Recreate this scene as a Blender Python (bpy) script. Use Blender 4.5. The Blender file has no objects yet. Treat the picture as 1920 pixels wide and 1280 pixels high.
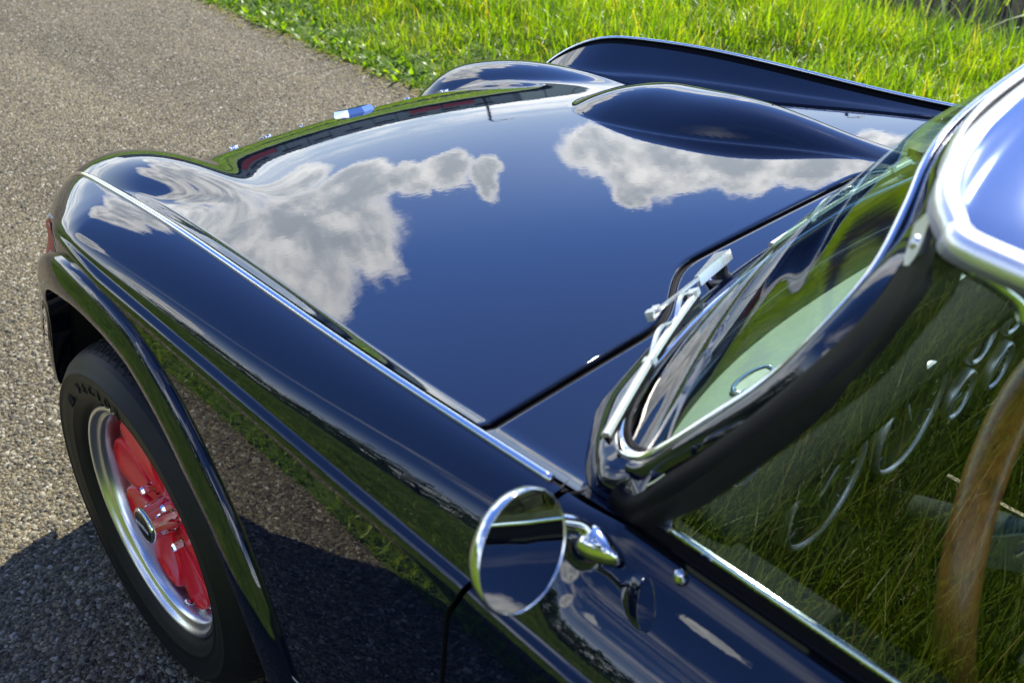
import bpy, math, random
import numpy as np
from mathutils import Vector, Matrix

# ------------------------------------------------------------------ camera, sky, sun, exposure
SC = bpy.context.scene
COL = SC.collection
R = math.radians
rng = np.random.default_rng(7)
random.seed(7)

CAM_P = (-1.1495, -1.2050, 1.5034)
CAM_R = ((0.714662, -0.697458, 0.053013), (-0.354275, -0.426278, -0.832332), (0.603115, 0.576055, -0.551736))
cd = bpy.data.cameras.new("camera")
cam = bpy.data.objects.new("camera", cd)
COL.objects.link(cam)
r0, r1, r2 = CAM_R
cam.matrix_world = Matrix(((r0[0], -r1[0], -r2[0], CAM_P[0]),
                           (r0[1], -r1[1], -r2[1], CAM_P[1]),
                           (r0[2], -r1[2], -r2[2], CAM_P[2]), (0, 0, 0, 1)))
cd.sensor_width = 36.0
cd.lens = 35.03
cd.clip_start = 0.02
cd.clip_end = 3000
cd.dof.use_dof = True
cd.dof.focus_distance = 1.65
cd.dof.aperture_fstop = 7.1
cd.dof.aperture_blades = 9
SC.camera = cam

SUN_AZ, SUN_EL = 65.0, 47.5
sd = (math.sin(R(SUN_AZ)) * math.cos(R(SUN_EL)), math.cos(R(SUN_AZ)) * math.cos(R(SUN_EL)), math.sin(R(SUN_EL)))
sl = bpy.data.lights.new("sun", 'SUN')
sl.energy = 5.0
sl.angle = R(0.53)
sl.color = (1.0, 0.95, 0.86)
so = bpy.data.objects.new("sun", sl)
COL.objects.link(so)
so.rotation_euler = Vector(sd).to_track_quat('Z', 'Y').to_euler()

SC.view_settings.view_transform = 'Standard'
SC.view_settings.look = 'None'
SC.view_settings.exposure = 0.92
SC.view_settings.gamma = 1.0
SC.view_settings.use_curve_mapping = False
SC.cycles.use_denoising = True
SC.cycles.max_bounces = 10
SC.cycles.glossy_bounces = 6
SC.cycles.transparent_max_bounces = 12
SC.cycles.caustics_reflective = False
SC.cycles.caustics_refractive = False
SC.cycles.sample_clamp_indirect = 8.0


class NT:
    """small helper to write node trees"""
    def __init__(self, tree):
        self.t = tree
        self.n = tree.nodes
        self.l = tree.links

    def node(self, typ, **kw):
        nd = self.n.new(typ)
        ins = kw.pop('ins', {})
        for k, v in kw.items():
            setattr(nd, k, v)
        for k, v in ins.items():
            self.put(nd.inputs[k], v)
        return nd

    def put(self, sock, v):
        if hasattr(v, 'is_output') or isinstance(v, bpy.types.NodeSocket):
            self.l.new(v, sock)
        else:
            sock.default_value = v

    def math(self, op, a, b=None, c=None, clamp=False):
        nd = self.n.new('ShaderNodeMath')
        nd.operation = op
        nd.use_clamp = clamp
        self.put(nd.inputs[0], a)
        if b is not None:
            self.put(nd.inputs[1], b)
        if c is not None:
            self.put(nd.inputs[2], c)
        return nd.outputs[0]

    def vmath(self, op, a, b=None, scale=None):
        nd = self.n.new('ShaderNodeVectorMath')
        nd.operation = op
        self.put(nd.inputs[0], a)
        if b is not None:
            self.put(nd.inputs[1], b)
        if scale is not None:
            self.put(nd.inputs['Scale'], scale)
        return nd.outputs['Value'] if op == 'DOT_PRODUCT' else nd.outputs['Vector']

    def rng(self, v, a, b, c=0.0, d=1.0, smooth=True):
        nd = self.n.new('ShaderNodeMapRange')
        nd.interpolation_type = 'SMOOTHSTEP' if smooth else 'LINEAR'
        nd.clamp = True
        for i, x in enumerate((v, a, b, c, d)):
            self.put(nd.inputs[i], x)
        return nd.outputs[0]

    def noise(self, vec, scale, detail=4.0, rough=0.55, dist=0.0, col=False):
        nd = self.n.new('ShaderNodeTexNoise')
        if vec is not None:
            self.put(nd.inputs['Vector'], vec)
        nd.inputs['Scale'].default_value = scale
        nd.inputs['Detail'].default_value = detail
        nd.inputs['Roughness'].default_value = rough
        nd.inputs['Distortion'].default_value = dist
        return nd.outputs['Color' if col else 'Fac']

    def mix(self, f, a, b, mode='MIX'):
        nd = self.n.new('ShaderNodeMix')
        nd.data_type = 'RGBA'
        nd.blend_type = mode
        self.put(nd.inputs[0], f)
        self.put(nd.inputs[6], a)
        self.put(nd.inputs[7], b)
        return nd.outputs[2]

    def ramp(self, v, stops):
        nd = self.n.new('ShaderNodeValToRGB')
        self.put(nd.inputs[0], v)
        e = nd.color_ramp.elements
        while len(e) < len(stops):
            e.new(0.5)
        for el, (p, c) in zip(e, stops):
            el.position = p
            el.color = (*c, 1) if len(c) == 3 else c
        return nd.outputs[0]


def azel(az, el):
    a, e = R(az), R(el)
    return (math.sin(a) * math.cos(e), math.cos(a) * math.cos(e), math.sin(e))


def build_world():
    w = bpy.data.worlds.new("World")
    SC.world = w
    w.use_nodes = True
    T = NT(w.node_tree)
    T.n.clear()
    out = T.node('ShaderNodeOutputWorld')
    sky = T.node('ShaderNodeTexSky', sky_type='NISHITA')
    sky.sun_disc = False
    sky.sun_elevation = R(SUN_EL)
    sky.sun_rotation = R(SUN_AZ)
    sky.air_density = 1.0
    sky.dust_density = 0.15
    sky.ozone_density = 4.0
    d = T.node('ShaderNodeTexCoord').outputs['Generated']
    # ragged edges: push the look-up direction around with two octaves of noise
    n1 = T.vmath('SUBTRACT', T.noise(d, 9.0, 5.0, 0.6, col=True), (0.5, 0.5, 0.5))
    n2 = T.vmath('SUBTRACT', T.noise(d, 40.0, 3.5, 0.6, col=True), (0.5, 0.5, 0.5))
    dw = T.vmath('ADD', d, T.vmath('SCALE', n1, scale=0.075))
    dw = T.vmath('ADD', dw, T.vmath('SCALE', n2, scale=0.028))
    dw = T.vmath('NORMALIZE', dw)
    blobs = [  # cumulus: azimuth, elevation, angular radius, all degrees
        (29, 15.5, 5.2), (26.5, 18.8, 4.2), (32, 12.8, 3.2), (23, 16.5, 5), (17, 18, 6), (31.5, 17.5, 3.4), (9, 20, 6), (28, 9.8, 2.6), (23.5, 10.5, 3.6), (19, 10, 3.4),
        (35.0, 13.2, 2.0), (37.6, 13.2, 1.9), (40.0, 14.0, 1.2),
        (47.5, 12.2, 2.6), (47, 11.0, 1.5), (50.5, 12.2, 2.4), (54, 12.6, 2.4), (58, 12.8, 2.4), (49.4, 16.0, 1.7), (49.8, 14.6, 2.7), (52.6, 13.8, 2.6), (56, 14.6, 2.7), (60, 14.2, 2.7), (64, 13.6, 3.2), (70, 13.5, 4),
        (-62, 19, 4), (-78, 16, 5), (-95, 24, 7), (-120, 18, 9), (-150, 22, 10), (160, 25, 9), (120, 16, 8), (-20, 16, 5),
        (-82, 38, 3.5), (-66, 44, 2.5), (-118, 43, 3.5), (-35, 9, 4), (95, 14, 5),
    ]
    cov = None
    for az, el, r in blobs:
        dt = T.vmath('DOT_PRODUCT', dw, azel(az, el))
        v = T.rng(dt, math.cos(R(r)), 1.0, 0, 1, smooth=False)
        cov = v if cov is None else T.math('MAXIMUM', cov, v)
    fb = T.noise(d, 16.0, 7.0, 0.62)
    dens = T.math('ADD', cov, T.math('MULTIPLY', T.math('SUBTRACT', fb, 0.5), 0.45))
    gate = T.rng(cov, 0.0, 0.08)
    m1 = T.math('MULTIPLY', T.rng(dens, 0.0, 0.52), gate)
    # thin streaks, drawn out along one wind direction, away from the clear patch in front
    sx = T.node('ShaderNodeSeparateXYZ', ins={0: d})
    zz = T.math('ADD', T.math('MAXIMUM', sx.outputs[2], 0.0), 0.12)
    px = T.math('DIVIDE', sx.outputs[0], zz)
    py = T.math('DIVIDE', sx.outputs[1], zz)
    cv = T.node('ShaderNodeCombineXYZ', ins={0: T.math('MULTIPLY', px, 1.5), 1: T.math('MULTIPLY', py, 0.45), 2: 3.0})
    st = T.noise(cv.outputs[0], 1.6, 6.0, 0.6, 0.4)
    left = T.rng(T.vmath('DOT_PRODUCT', d, azel(-95, 12)), 0.25, 0.75)
    m2 = T.math('MULTIPLY', T.rng(st, 0.53, 0.72), T.math('MULTIPLY', left, 0.5))
    # low bank near the horizon
    el = sx.outputs[2]
    hb = T.noise(T.vmath('MULTIPLY', d, (3.0, 3.0, 22.0)), 2.2, 5.0, 0.6)
    band = T.math('MULTIPLY', T.rng(el, 0.16, 0.09), T.rng(hb, 0.40, 0.60))
    m3 = T.math('MULTIPLY', band, 0.75)
    m = T.math('MAXIMUM', m1, T.math('MAXIMUM', m2, m3))
    # grey undersides, bright rims
    body = T.noise(d, 22.0, 5.0, 0.6)
    shade = T.math('MULTIPLY', T.rng(dens, 0.22, 0.75), T.rng(body, 0.30, 0.62))
    ccol = T.mix(shade, (20.0, 20.0, 19.6, 1), (9.0, 9.9, 10.8, 1))
    skyc = T.mix(1.0, sky.outputs[0], (0.72, 0.90, 1.40, 1), 'MULTIPLY')
    skyc = T.mix(T.math('MULTIPLY', T.rng(el, 0.34, 0.05), 0.88), skyc, (9.6, 11.6, 13.8, 1))
    col = T.mix(m, skyc, ccol)
    bg = T.node('ShaderNodeBackground', ins={0: col, 1: 0.088})
    T.l.new(bg.outputs[0], out.inputs[0])


build_world()

# ------------------------------------------------------------------ helpers


def tag(o, label=None, cat=None, group=None, kind=None):
    if label:
        o['label'] = label
    if cat:
        o['category'] = cat
    if group:
        o['group'] = group
    if kind:
        o['kind'] = kind
    return o


def link(name, me, mat=None, parent=None):
    o = bpy.data.objects.new(name, me)
    COL.objects.link(o)
    if mat is not None:
        me.materials.append(mat)
    if parent is not None:
        o.parent = parent
    return o


def empty(name, loc=(0, 0, 0), parent=None):
    o = bpy.data.objects.new(name, None)
    o.empty_display_size = 0.1
    COL.objects.link(o)
    o.location = loc
    if parent is not None:
        o.parent = parent
    return o


def mesh(name, V, F, mat, parent=None, smooth=True):
    me = bpy.data.meshes.new(name)
    me.from_pydata([tuple(map(float, v)) for v in V], [], [tuple(int(i) for i in f) for f in F])
    if smooth:
        me.polygons.foreach_set('use_smooth', [True] * len(me.polygons))
    me.update()
    return link(name, me, mat, parent)


class MB:
    """collects pieces of one part"""
    def __init__(self):
        self.V, self.F, self.S = [], [], []

    def add(self, V, F, smooth=True):
        b = len(self.V)
        self.V += [tuple(map(float, v)) for v in V]
        self.F += [tuple(int(i) + b for i in f) for f in F]
        self.S += [smooth] * len(F)
        return self

    def build(self, name, mat, parent=None):
        me = bpy.data.meshes.new(name)
        me.from_pydata(self.V, [], self.F)
        me.polygons.foreach_set('use_smooth', self.S)
        me.update()
        return link(name, me, mat, parent)


def grid_faces(n, m, close_n=False, close_m=False, flip=False):
    F = []
    for i in range(n if close_n else n - 1):
        for j in range(m if close_m else m - 1):
            a, b = i * m + j, ((i + 1) % n) * m + j
            c, e = ((i + 1) % n) * m + (j + 1) % m, i * m + (j + 1) % m
            F.append((a, e, c, b) if flip else (a, b, c, e))
    return F


def grid(name, P, mat, parent=None, flip=False, close_n=False, close_m=False):
    P = np.asarray(P, float)
    n, m = P.shape[:2]
    return mesh(name, P.reshape(-1, 3), grid_faces(n, m, close_n, close_m, flip), mat, parent)


def frames(P, closed):
    P = np.asarray(P, float)
    if closed:
        T = np.roll(P, -1, 0) - np.roll(P, 1, 0)
    else:
        T = np.gradient(P, axis=0)
    return P, T / np.linalg.norm(T, axis=1, keepdims=True)


def sweep(P, prof, up, closed=False, cap=True):
    """sweep a closed 2-D profile (side, up) along points P; up: one vector or one per point"""
    P, T = frames(P, closed)
    up = np.broadcast_to(np.asarray(up, float), P.shape)
    S = np.cross(T, up)
    S /= np.linalg.norm(S, axis=1, keepdims=True)
    U = np.cross(S, T)
    prof = np.asarray(prof, float)
    V = P[:, None] + S[:, None] * prof[None, :, :1] + U[:, None] * prof[None, :, 1:]
    n, m = len(P), len(prof)
    F = grid_faces(n, m, close_n=closed, close_m=True)
    if cap and not closed:
        F.append(tuple(range(m)))
        F.append(tuple(range((n - 1) * m, n * m))[::-1])
    return V.reshape(-1, 3), F


def circ(r, n=10, sx=1.0, sy=1.0):
    a = np.linspace(0, 2 * np.pi, n, endpoint=False)
    return np.stack([r * sx * np.cos(a), r * sy * np.sin(a)], -1)


def tube(P, r, up=(0.13, 0.21, 1), n=10, closed=False):
    return sweep(P, circ(r, n), up, closed)


def box(c, s, M=None):
    c = np.asarray(c, float)
    V = np.array([[x, y, z] for x in (-1, 1) for y in (-1, 1) for z in (-1, 1)], float) * np.asarray(s, float) / 2
    if M is not None:
        V = V @ np.asarray(M, float).T
    F = [(0, 1, 3, 2), (4, 6, 7, 5), (0, 4, 5, 1), (2, 3, 7, 6), (0, 2, 6, 4), (1, 5, 7, 3)]
    return V + c, F


def lathe(prof, n=48, axis=(1, 0, 0), c=(0, 0, 0), phase=0.0):
    """prof: (along axis, radius) pairs"""
    ax = np.asarray(axis, float)
    ax /= np.linalg.norm(ax)
    h = np.array([0, 0, 1.0]) if abs(ax[2]) < 0.9 else np.array([0, 1.0, 0])
    u = np.cross(ax, h)
    u /= np.linalg.norm(u)
    v = np.cross(ax, u)
    a = np.linspace(0, 2 * np.pi, n, endpoint=False) + phase
    prof = np.asarray(prof, float)
    V = np.asarray(c, float) + prof[:, None, :1] * ax + prof[:, None, 1:] * (np.cos(a)[None, :, None] * u + np.sin(a)[None, :, None] * v)
    m = len(prof)
    return V.reshape(-1, 3), grid_faces(m, n, close_m=True)


def disc(c, axis, r, n=32):
    V, F = lathe([(0, r)], n, axis, c)
    return V, [tuple(range(n))]


def catmull(P, n=12, closed=False):
    P = np.asarray(P, float)
    k = len(P)
    out = []
    for i in range(k if closed else k - 1):
        if closed:
            p0, p1, p2, p3 = P[(i - 1) % k], P[i], P[(i + 1) % k], P[(i + 2) % k]
        else:
            p1, p2 = P[i], P[i + 1]
            p0 = P[i - 1] if i else 2 * p1 - p2
            p3 = P[i + 2] if i + 2 < k else 2 * p2 - p1
        for t in np.linspace(0, 1, n, endpoint=False):
            out.append(0.5 * (2 * p1 + (p2 - p0) * t + (2 * p0 - 5 * p1 + 4 * p2 - p3) * t * t + (3 * p1 - p0 - 3 * p2 + p3) * t ** 3))
    if not closed:
        out.append(P[-1])
    return np.array(out)


def resample(P, n):
    P = np.asarray(P, float)
    s = np.r_[0, np.cumsum(np.linalg.norm(np.diff(P, axis=0), axis=1))]
    t = np.linspace(0, s[-1], n)
    return np.stack([np.interp(t, s, P[:, i]) for i in range(P.shape[1])], -1)


def spl(xs, ys):
    xs = np.array(xs, float)
    ys = np.array(ys, float)
    h = np.diff(xs)
    d = np.diff(ys) / h
    n = len(xs)
    A = np.zeros((n, n))
    b = np.zeros(n)
    A[0, 0] = A[-1, -1] = 1
    for i in range(1, n - 1):
        A[i, i - 1] = h[i - 1]
        A[i, i] = 2 * (h[i - 1] + h[i])
        A[i, i + 1] = h[i]
        b[i] = 6 * (d[i] - d[i - 1])
    M = np.linalg.solve(A, b)

    def f(x):
        x = np.asarray(x, float)
        i = np.clip(np.searchsorted(xs, x) - 1, 0, n - 2)
        t = x - xs[i]
        u = xs[i + 1] - x
        y = (M[i] * u ** 3 + M[i + 1] * t ** 3) / (6 * h[i]) + (ys[i] / h[i] - M[i] * h[i] / 6) * u + (ys[i + 1] / h[i] - M[i + 1] * h[i] / 6) * t
        s0 = d[0] - h[0] * M[1] / 6
        s1 = d[-1] + h[-1] * M[-2] / 6
        return np.where(x < xs[0], ys[0] + s0 * (x - xs[0]), np.where(x > xs[-1], ys[-1] + s1 * (x - xs[-1]), y))
    return f


def S5(t):
    t = np.clip(t, 0, 1)
    return t * t * t * (t * (6 * t - 15) + 10)


def smax(a, b, k):
    return 0.5 * (a + b + np.sqrt((a - b) ** 2 + k * k))


# ------------------------------------------------------------------ materials


def principled(name, base, rough=0.5, metal=0.0, ior=1.5, coat=0.0, coat_rough=0.03, spec=0.5, extra=None):
    m = bpy.data.materials.new(name)
    m.use_nodes = True
    T = NT(m.node_tree)
    p = T.n['Principled BSDF']
    p.inputs['Base Color'].default_value = (*base, 1)
    p.inputs['Roughness'].default_value = rough
    p.inputs['Metallic'].default_value = metal
    p.inputs['IOR'].default_value = ior
    p.inputs['Coat Weight'].default_value = coat
    p.inputs['Coat Roughness'].default_value = coat_rough
    p.inputs['Specular IOR Level'].default_value = spec
    if extra:
        extra(T, p)
    return m


def obj_coord(T):
    return T.node('ShaderNodeTexCoord').outputs['Object']


def paint_extra(T, p):
    c = obj_coord(T)
    # specks of dust that settled on the polish
    v = T.node('ShaderNodeTexVoronoi', ins={'Vector': c, 'Scale': 26.0})
    rr = T.node('ShaderNodeSeparateColor', ins={0: v.outputs['Color']})
    dot = T.math('MULTIPLY', T.rng(v.outputs['Distance'], 0.035, 0.012), T.math('GREATER_THAN', rr.outputs[0], 0.72))
    col = T.mix(dot, (0.0022, 0.0042, 0.0135, 1), (0.30, 0.30, 0.32, 1))
    T.l.new(col, p.inputs['Base Color'])
    T.l.new(T.math('ADD', T.math('MULTIPLY', T.noise(c, 7.0, 3.0), 0.012), 0.004), p.inputs['Roughness'])
    # orange peel far below the size of a pixel, only a breath of it
    b = T.node('ShaderNodeBump', ins={'Height': T.noise(c, 90.0, 2.0), 'Strength': 0.012, 'Distance': 0.002})
    T.l.new(b.outputs[0], p.inputs['Normal'])


def metal_extra(sc, amt):
    def f(T, p):
        c = obj_coord(T)
        T.l.new(T.math('ADD', T.math('MULTIPLY', T.noise(c, sc, 4.0), amt), p.inputs['Roughness'].default_value), p.inputs['Roughness'])
    return f


PAINT = principled('navy_paint', (0.0022, 0.0042, 0.0135), 0.01, ior=1.76, spec=0.5, extra=paint_extra)
TOP = principled('silver_blue_top', (0.36, 0.44, 0.58), 0.03, 0.9, extra=metal_extra(8, 0.03))
CHROME = principled('chrome', (0.86, 0.87, 0.88), 0.045, 1.0, extra=metal_extra(60, 0.06))
POLISHED = principled('polished_aluminium', (0.92, 0.92, 0.91), 0.34, 1.0, extra=metal_extra(30, 0.06))
SATIN = principled('satin_metal', (0.80, 0.80, 0.78), 0.22, 1.0, extra=metal_extra(40, 0.12))


def alu_extra(T, p):
    c = obj_coord(T)
    w = T.node('ShaderNodeTexWave', wave_type='RINGS', rings_direction='X', ins={'Vector': c, 'Scale': 220.0, 'Distortion': 0.4})
    b = T.node('ShaderNodeBump', ins={'Height': w.outputs['Fac'], 'Strength': 0.05, 'Distance': 0.001})
    T.l.new(b.outputs[0], p.inputs['Normal'])


ALU = principled('turned_aluminium', (0.80, 0.80, 0.82), 0.27, 1.0, extra=alu_extra)
RED = principled('red_wheel_paint', (0.86, 0.010, 0.034), 0.34, coat=0.2, extra=metal_extra(30, 0.05))


def rubber_extra(T, p):
    c = obj_coord(T)
    n = T.noise(c, 14.0, 5.0)
    T.l.new(T.mix(n, (0.005, 0.006, 0.0065, 1), (0.014, 0.0135, 0.0125, 1)), p.inputs['Base Color'])
    b = T.node('ShaderNodeBump', ins={'Height': T.noise(c, 600.0, 3.0), 'Strength': 0.15, 'Distance': 0.001})
    T.l.new(b.outputs[0], p.inputs['Normal'])


RUBBER = principled('tyre_rubber', (0.016, 0.016, 0.017), 0.5, spec=0.28, extra=rubber_extra)
SEAL = principled('black_seal_rubber', (0.004, 0.004, 0.0045), 0.34, spec=0.08, extra=metal_extra(30, 0.2))
BLACK = principled('black_plastic', (0.010, 0.010, 0.011), 0.35, extra=metal_extra(40, 0.15))
DARK = principled('dark_underside', (0.004, 0.004, 0.004), 0.9, extra=metal_extra(20, 0.1))


def leather_extra(T, p):
    c = obj_coord(T)
    v = T.node('ShaderNodeTexVoronoi', ins={'Vector': c, 'Scale': 700.0})
    b = T.node('ShaderNodeBump', ins={'Height': v.outputs['Distance'], 'Strength': 0.18, 'Distance': 0.001})
    T.l.new(b.outputs[0], p.inputs['Normal'])


VINYL = principled('black_vinyl', (0.008, 0.008, 0.008), 0.7, spec=0.04, extra=leather_extra)
GREYPAD = principled('grey_trim', (0.02, 0.02, 0.02), 0.7, spec=0.06, extra=leather_extra)


def wood_extra(T, p):
    c = obj_coord(T)
    n = T.noise(T.vmath('MULTIPLY', c, (60, 60, 8)), 1.0, 5.0, 0.6, 1.0)
    T.l.new(T.ramp(n, [(0.25, (0.14, 0.038, 0.007)), (0.6, (0.40, 0.125, 0.022)), (0.9, (0.55, 0.21, 0.045))]), p.inputs['Base Color'])


WOOD = principled('varnished_wood', (0.15, 0.06, 0.02), 0.4, coat=0.15, extra=wood_extra)
WHITEPRINT = principled('white_print', (0.75, 0.75, 0.75), 0.4, extra=metal_extra(50, 0.1))
REDPRINT = principled('red_print', (0.45, 0.03, 0.025), 0.4, extra=metal_extra(50, 0.1))
BLACKPRINT = principled('black_print', (0.006, 0.006, 0.007), 0.2, extra=metal_extra(50, 0.1))
BLUEENAMEL = principled('blue_enamel', (0.03, 0.07, 0.35), 0.12, coat=1.0, extra=metal_extra(50, 0.05))
BLADE = principled('stainless_blade', (0.82, 0.80, 0.74), 0.30, 1.0, extra=metal_extra(50, 0.15))
BEZEL = principled('bezel_chrome', (0.95, 0.95, 0.95), 0.42, 1.0, extra=metal_extra(30, 0.06))
DASHTOP = principled('pale_dash_paint', (0.26, 0.28, 0.25), 0.25, extra=metal_extra(20, 0.1))
DIAL = principled('dial_face', (0.006, 0.006, 0.006), 0.4, extra=metal_extra(50, 0.1))
MIRROR = principled('mirror_silver', (0.90, 0.91, 0.92), 0.006, 1.0)
AMBER = principled('amber_lens', (0.7, 0.2, 0.01), 0.1, coat=1.0, extra=metal_extra(50, 0.05))


def thin_glass(name, tint, gain=1.0):
    m = bpy.data.materials.new(name)
    m.use_nodes = True
    T = NT(m.node_tree)
    T.n.clear()
    out = T.node('ShaderNodeOutputMaterial')
    g = T.node('ShaderNodeNewGeometry')
    ior = T.math('SUBTRACT', 1.52, T.math('MULTIPLY', g.outputs['Backfacing'], 1.52 - 1 / 1.52))
    fr = T.node('ShaderNodeFresnel', ins={'IOR': ior})
    f = T.math('MULTIPLY', fr.outputs[0], 2.0)      # two faces of a pane reflect
    f = T.math('DIVIDE', f, T.math('ADD', fr.outputs[0], 1.0), clamp=True)
    f = T.math('MULTIPLY', f, gain)
    smear = T.noise(obj_coord(T), 5.0, 5.0)
    tr = T.node('ShaderNodeBsdfTransparent', ins={'Color': (*tint, 1)})
    gl = T.node('ShaderNodeBsdfGlossy', ins={'Color': (1, 1, 1, 1), 'Roughness': T.math('MULTIPLY', smear, 0.006)})
    mx = T.node('ShaderNodeMixShader', ins={0: f, 1: tr.outputs[0], 2: gl.outputs[0]})
    T.l.new(mx.outputs[0], out.inputs[0])
    return m


GLASS = thin_glass('window_pane_glass', (0.86, 0.93, 0.89))
WGLASS = thin_glass('windscreen_pane_glass', (0.74, 0.90, 0.83), 0.62)


def asphalt():
    def f(T, p):
        c = obj_coord(T)
        cw = T.vmath('ADD', c, T.vmath('SCALE', T.noise(c, 60.0, 2.0, col=True), scale=0.006))
        v = T.node('ShaderNodeTexVoronoi', ins={'Vector': cw, 'Scale': 120.0, 'Randomness': 1.0})
        v2 = T.node('ShaderNodeTexVoronoi', ins={'Vector': cw, 'Scale': 260.0})
        sc = T.node('ShaderNodeSeparateColor', ins={0: v.outputs['Color']})
        sc2 = T.node('ShaderNodeSeparateColor', ins={0: v2.outputs['Color']})
        stone = T.ramp(sc.outputs[0], [(0.0, (0.055, 0.050, 0.044)), (0.3, (0.15, 0.130, 0.105)), (0.65, (0.27, 0.235, 0.185)), (0.9, (0.40, 0.36, 0.30)), (1.0, (0.52, 0.49, 0.44))])
        fine = T.ramp(sc2.outputs[1], [(0.0, (0.045, 0.040, 0.035)), (0.7, (0.18, 0.155, 0.122)), (1.0, (0.36, 0.32, 0.27))])
        edge = T.rng(v.outputs['Distance'], 0.34, 0.58)
        col = T.mix(edge, stone, fine)
        big = T.noise(c, 0.55, 5.0, 0.6)
        wear = T.noise(T.vmath('MULTIPLY', c, (2.6, 0.25, 1)), 1.0, 4.0, 0.55)
        k = T.math('ADD', T.math('MULTIPLY', T.rng(big, 0.35, 0.65), 0.34), T.math('MULTIPLY', T.rng(wear, 0.4, 0.62), 0.30))
        stain = T.rng(T.noise(T.vmath('MULTIPLY', c, (1.0, .5, 1)), 1.7, 6.0, 0.7), 0.60, 0.72)
        k = T.math('ADD', k, T.math('SUBTRACT', 0.66, T.math('MULTIPLY', stain, 0.22)))
        kk = T.node('ShaderNodeCombineColor', ins={0: T.math('MULTIPLY', k, .72), 1: T.math('MULTIPLY', k, .695), 2: T.math('MULTIPLY', k, .50)})
        col = T.mix(1.0, col, kk.outputs[0], 'MULTIPLY')
        T.l.new(col, p.inputs['Base Color'])
        h = T.math('SUBTRACT', 1.0, v.outputs['Distance'])
        h = T.math('ADD', h, T.math('MULTIPLY', T.math('SUBTRACT', 1.0, v2.outputs['Distance']), 0.4))
        h = T.math('ADD', h, T.math('MULTIPLY', sc.outputs[1], 0.6))
        b = T.node('ShaderNodeBump', ins={'Height': h, 'Strength': 0.9, 'Distance': 0.006})
        T.l.new(b.outputs[0], p.inputs['Normal'])
    return principled('aggregate_asphalt', (0.2, 0.18, 0.15), 0.8, spec=0.2, extra=f)


def soil(name, a, b, sc=6.0):
    def f(T, p):
        c = obj_coord(T)
        n = T.noise(c, sc, 6.0, 0.65)
        T.l.new(T.ramp(n, [(0.3, a), (0.7, b)]), p.inputs['Base Color'])
        bm = T.node('ShaderNodeBump', ins={'Height': T.noise(c, sc * 12, 5.0, 0.7), 'Strength': 0.8, 'Distance': 0.03})
        T.l.new(bm.outputs[0], p.inputs['Normal'])
    return principled(name, a, 0.9, extra=f)


def leaf_mat(name, stops, trans=0.45, rough=0.4, gloss=0.5):
    """colour per blade from the 'tone' attribute; thin leaves let light through"""
    m = bpy.data.materials.new(name)
    m.use_nodes = True
    T = NT(m.node_tree)
    p = T.n['Principled BSDF']
    out = T.n['Material Output']
    at = T.node('ShaderNodeAttribute', attribute_name='tone')
    col = T.ramp(at.outputs['Fac'], stops)
    n = T.noise(obj_coord(T), 40.0, 3.0)
    col = T.mix(T.math('MULTIPLY', n, 0.25), col, (0.20, 0.22, 0.02, 1))
    T.l.new(col, p.inputs['Base Color'])
    p.inputs['Roughness'].default_value = rough
    p.inputs['Specular IOR Level'].default_value = gloss
    tcol = T.mix(1.0, col, (1.75, 1.75, 0.25, 1), 'MULTIPLY')
    tr = T.node('ShaderNodeBsdfTranslucent', ins={0: tcol})
    mx = T.node('ShaderNodeMixShader', ins={0: trans, 1: p.outputs[0], 2: tr.outputs[0]})
    T.l.new(mx.outputs[0], out.inputs[0])
    return m


GRASS = leaf_mat('grass_blade', [(0.0, (0.035, 0.10, 0.005)), (0.4, (0.125, 0.25, 0.006)), (0.8, (0.24, 0.355, 0.009)), (0.93, (0.32, 0.30, 0.05)), (1.0, (0.45, 0.36, 0.17))], 0.56, 0.36, 0.35)
GRASSDARK = leaf_mat('verge_grass_blade', [(0.0, (0.07, 0.16, 0.008)), (0.5, (0.16, 0.28, 0.012)), (0.85, (0.26, 0.34, 0.018)), (1.0, (0.55, 0.40, 0.17))], 0.30, 0.4, 0.4)
REED = leaf_mat('reed_blade', [(0.0, (0.05, 0.13, 0.03)), (0.6, (0.14, 0.25, 0.04)), (1.0, (0.40, 0.42, 0.24))], 0.45, 0.3, 0.7)
HEDGE = leaf_mat('hedge_leaf', [(0.0, (0.02, 0.045, 0.010)), (0.6, (0.04, 0.085, 0.015)), (1.0, (0.09, 0.12, 0.03))], 0.25, 0.45, 0.4)


def chip_mat():
    def f(T, p):
        at = T.node('ShaderNodeAttribute', attribute_name='tone')
        col = T.ramp(at.outputs['Fac'], [(0.0, (0.018, 0.017, 0.012)), (0.3, (0.066, 0.060, 0.038)), (0.62, (0.175, 0.160, 0.102)), (0.88, (0.32, 0.297, 0.208)), (1.0, (0.43, 0.405, 0.32))])
        n = T.noise(obj_coord(T), 300.0, 3.0)
        T.l.new(T.mix(T.math('MULTIPLY', n, 0.4), col, (0.07, 0.06, 0.05, 1)), p.inputs['Base Color'])
    return principled('stone_chip', (0.2, 0.18, 0.15), 0.6, spec=0.25, extra=f)


# ------------------------------------------------------------------ setting: ground, road, verges
ROAD_L, ROAD_R = -1.335, 1.55


def edge_noise(y, seed, amp):
    return amp * (np.sin(y * 2.1 + seed) * 0.5 + np.sin(y * 5.3 + seed * 2.7) * 0.3 + np.sin(y * 13.7 + seed * 1.3) * 0.2)


def ground_z(x, y):
    """ground falls into a ditch beyond the right verge and rises a little behind the left one"""
    r = np.clip((x - 3.6) / 1.2, 0, 1)
    ditch = -0.75 * (np.sin(np.clip((x - 4.25) / 2.6, 0, 1) * np.pi)) ** 1.2
    bump = 0.05 * np.clip((x - 1.7) / 0.6, 0, 1) * (1 - r)
    left = 0.30 * S5((-x - 1.9) / 3.0)
    return -0.012 + ditch + bump + left


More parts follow.
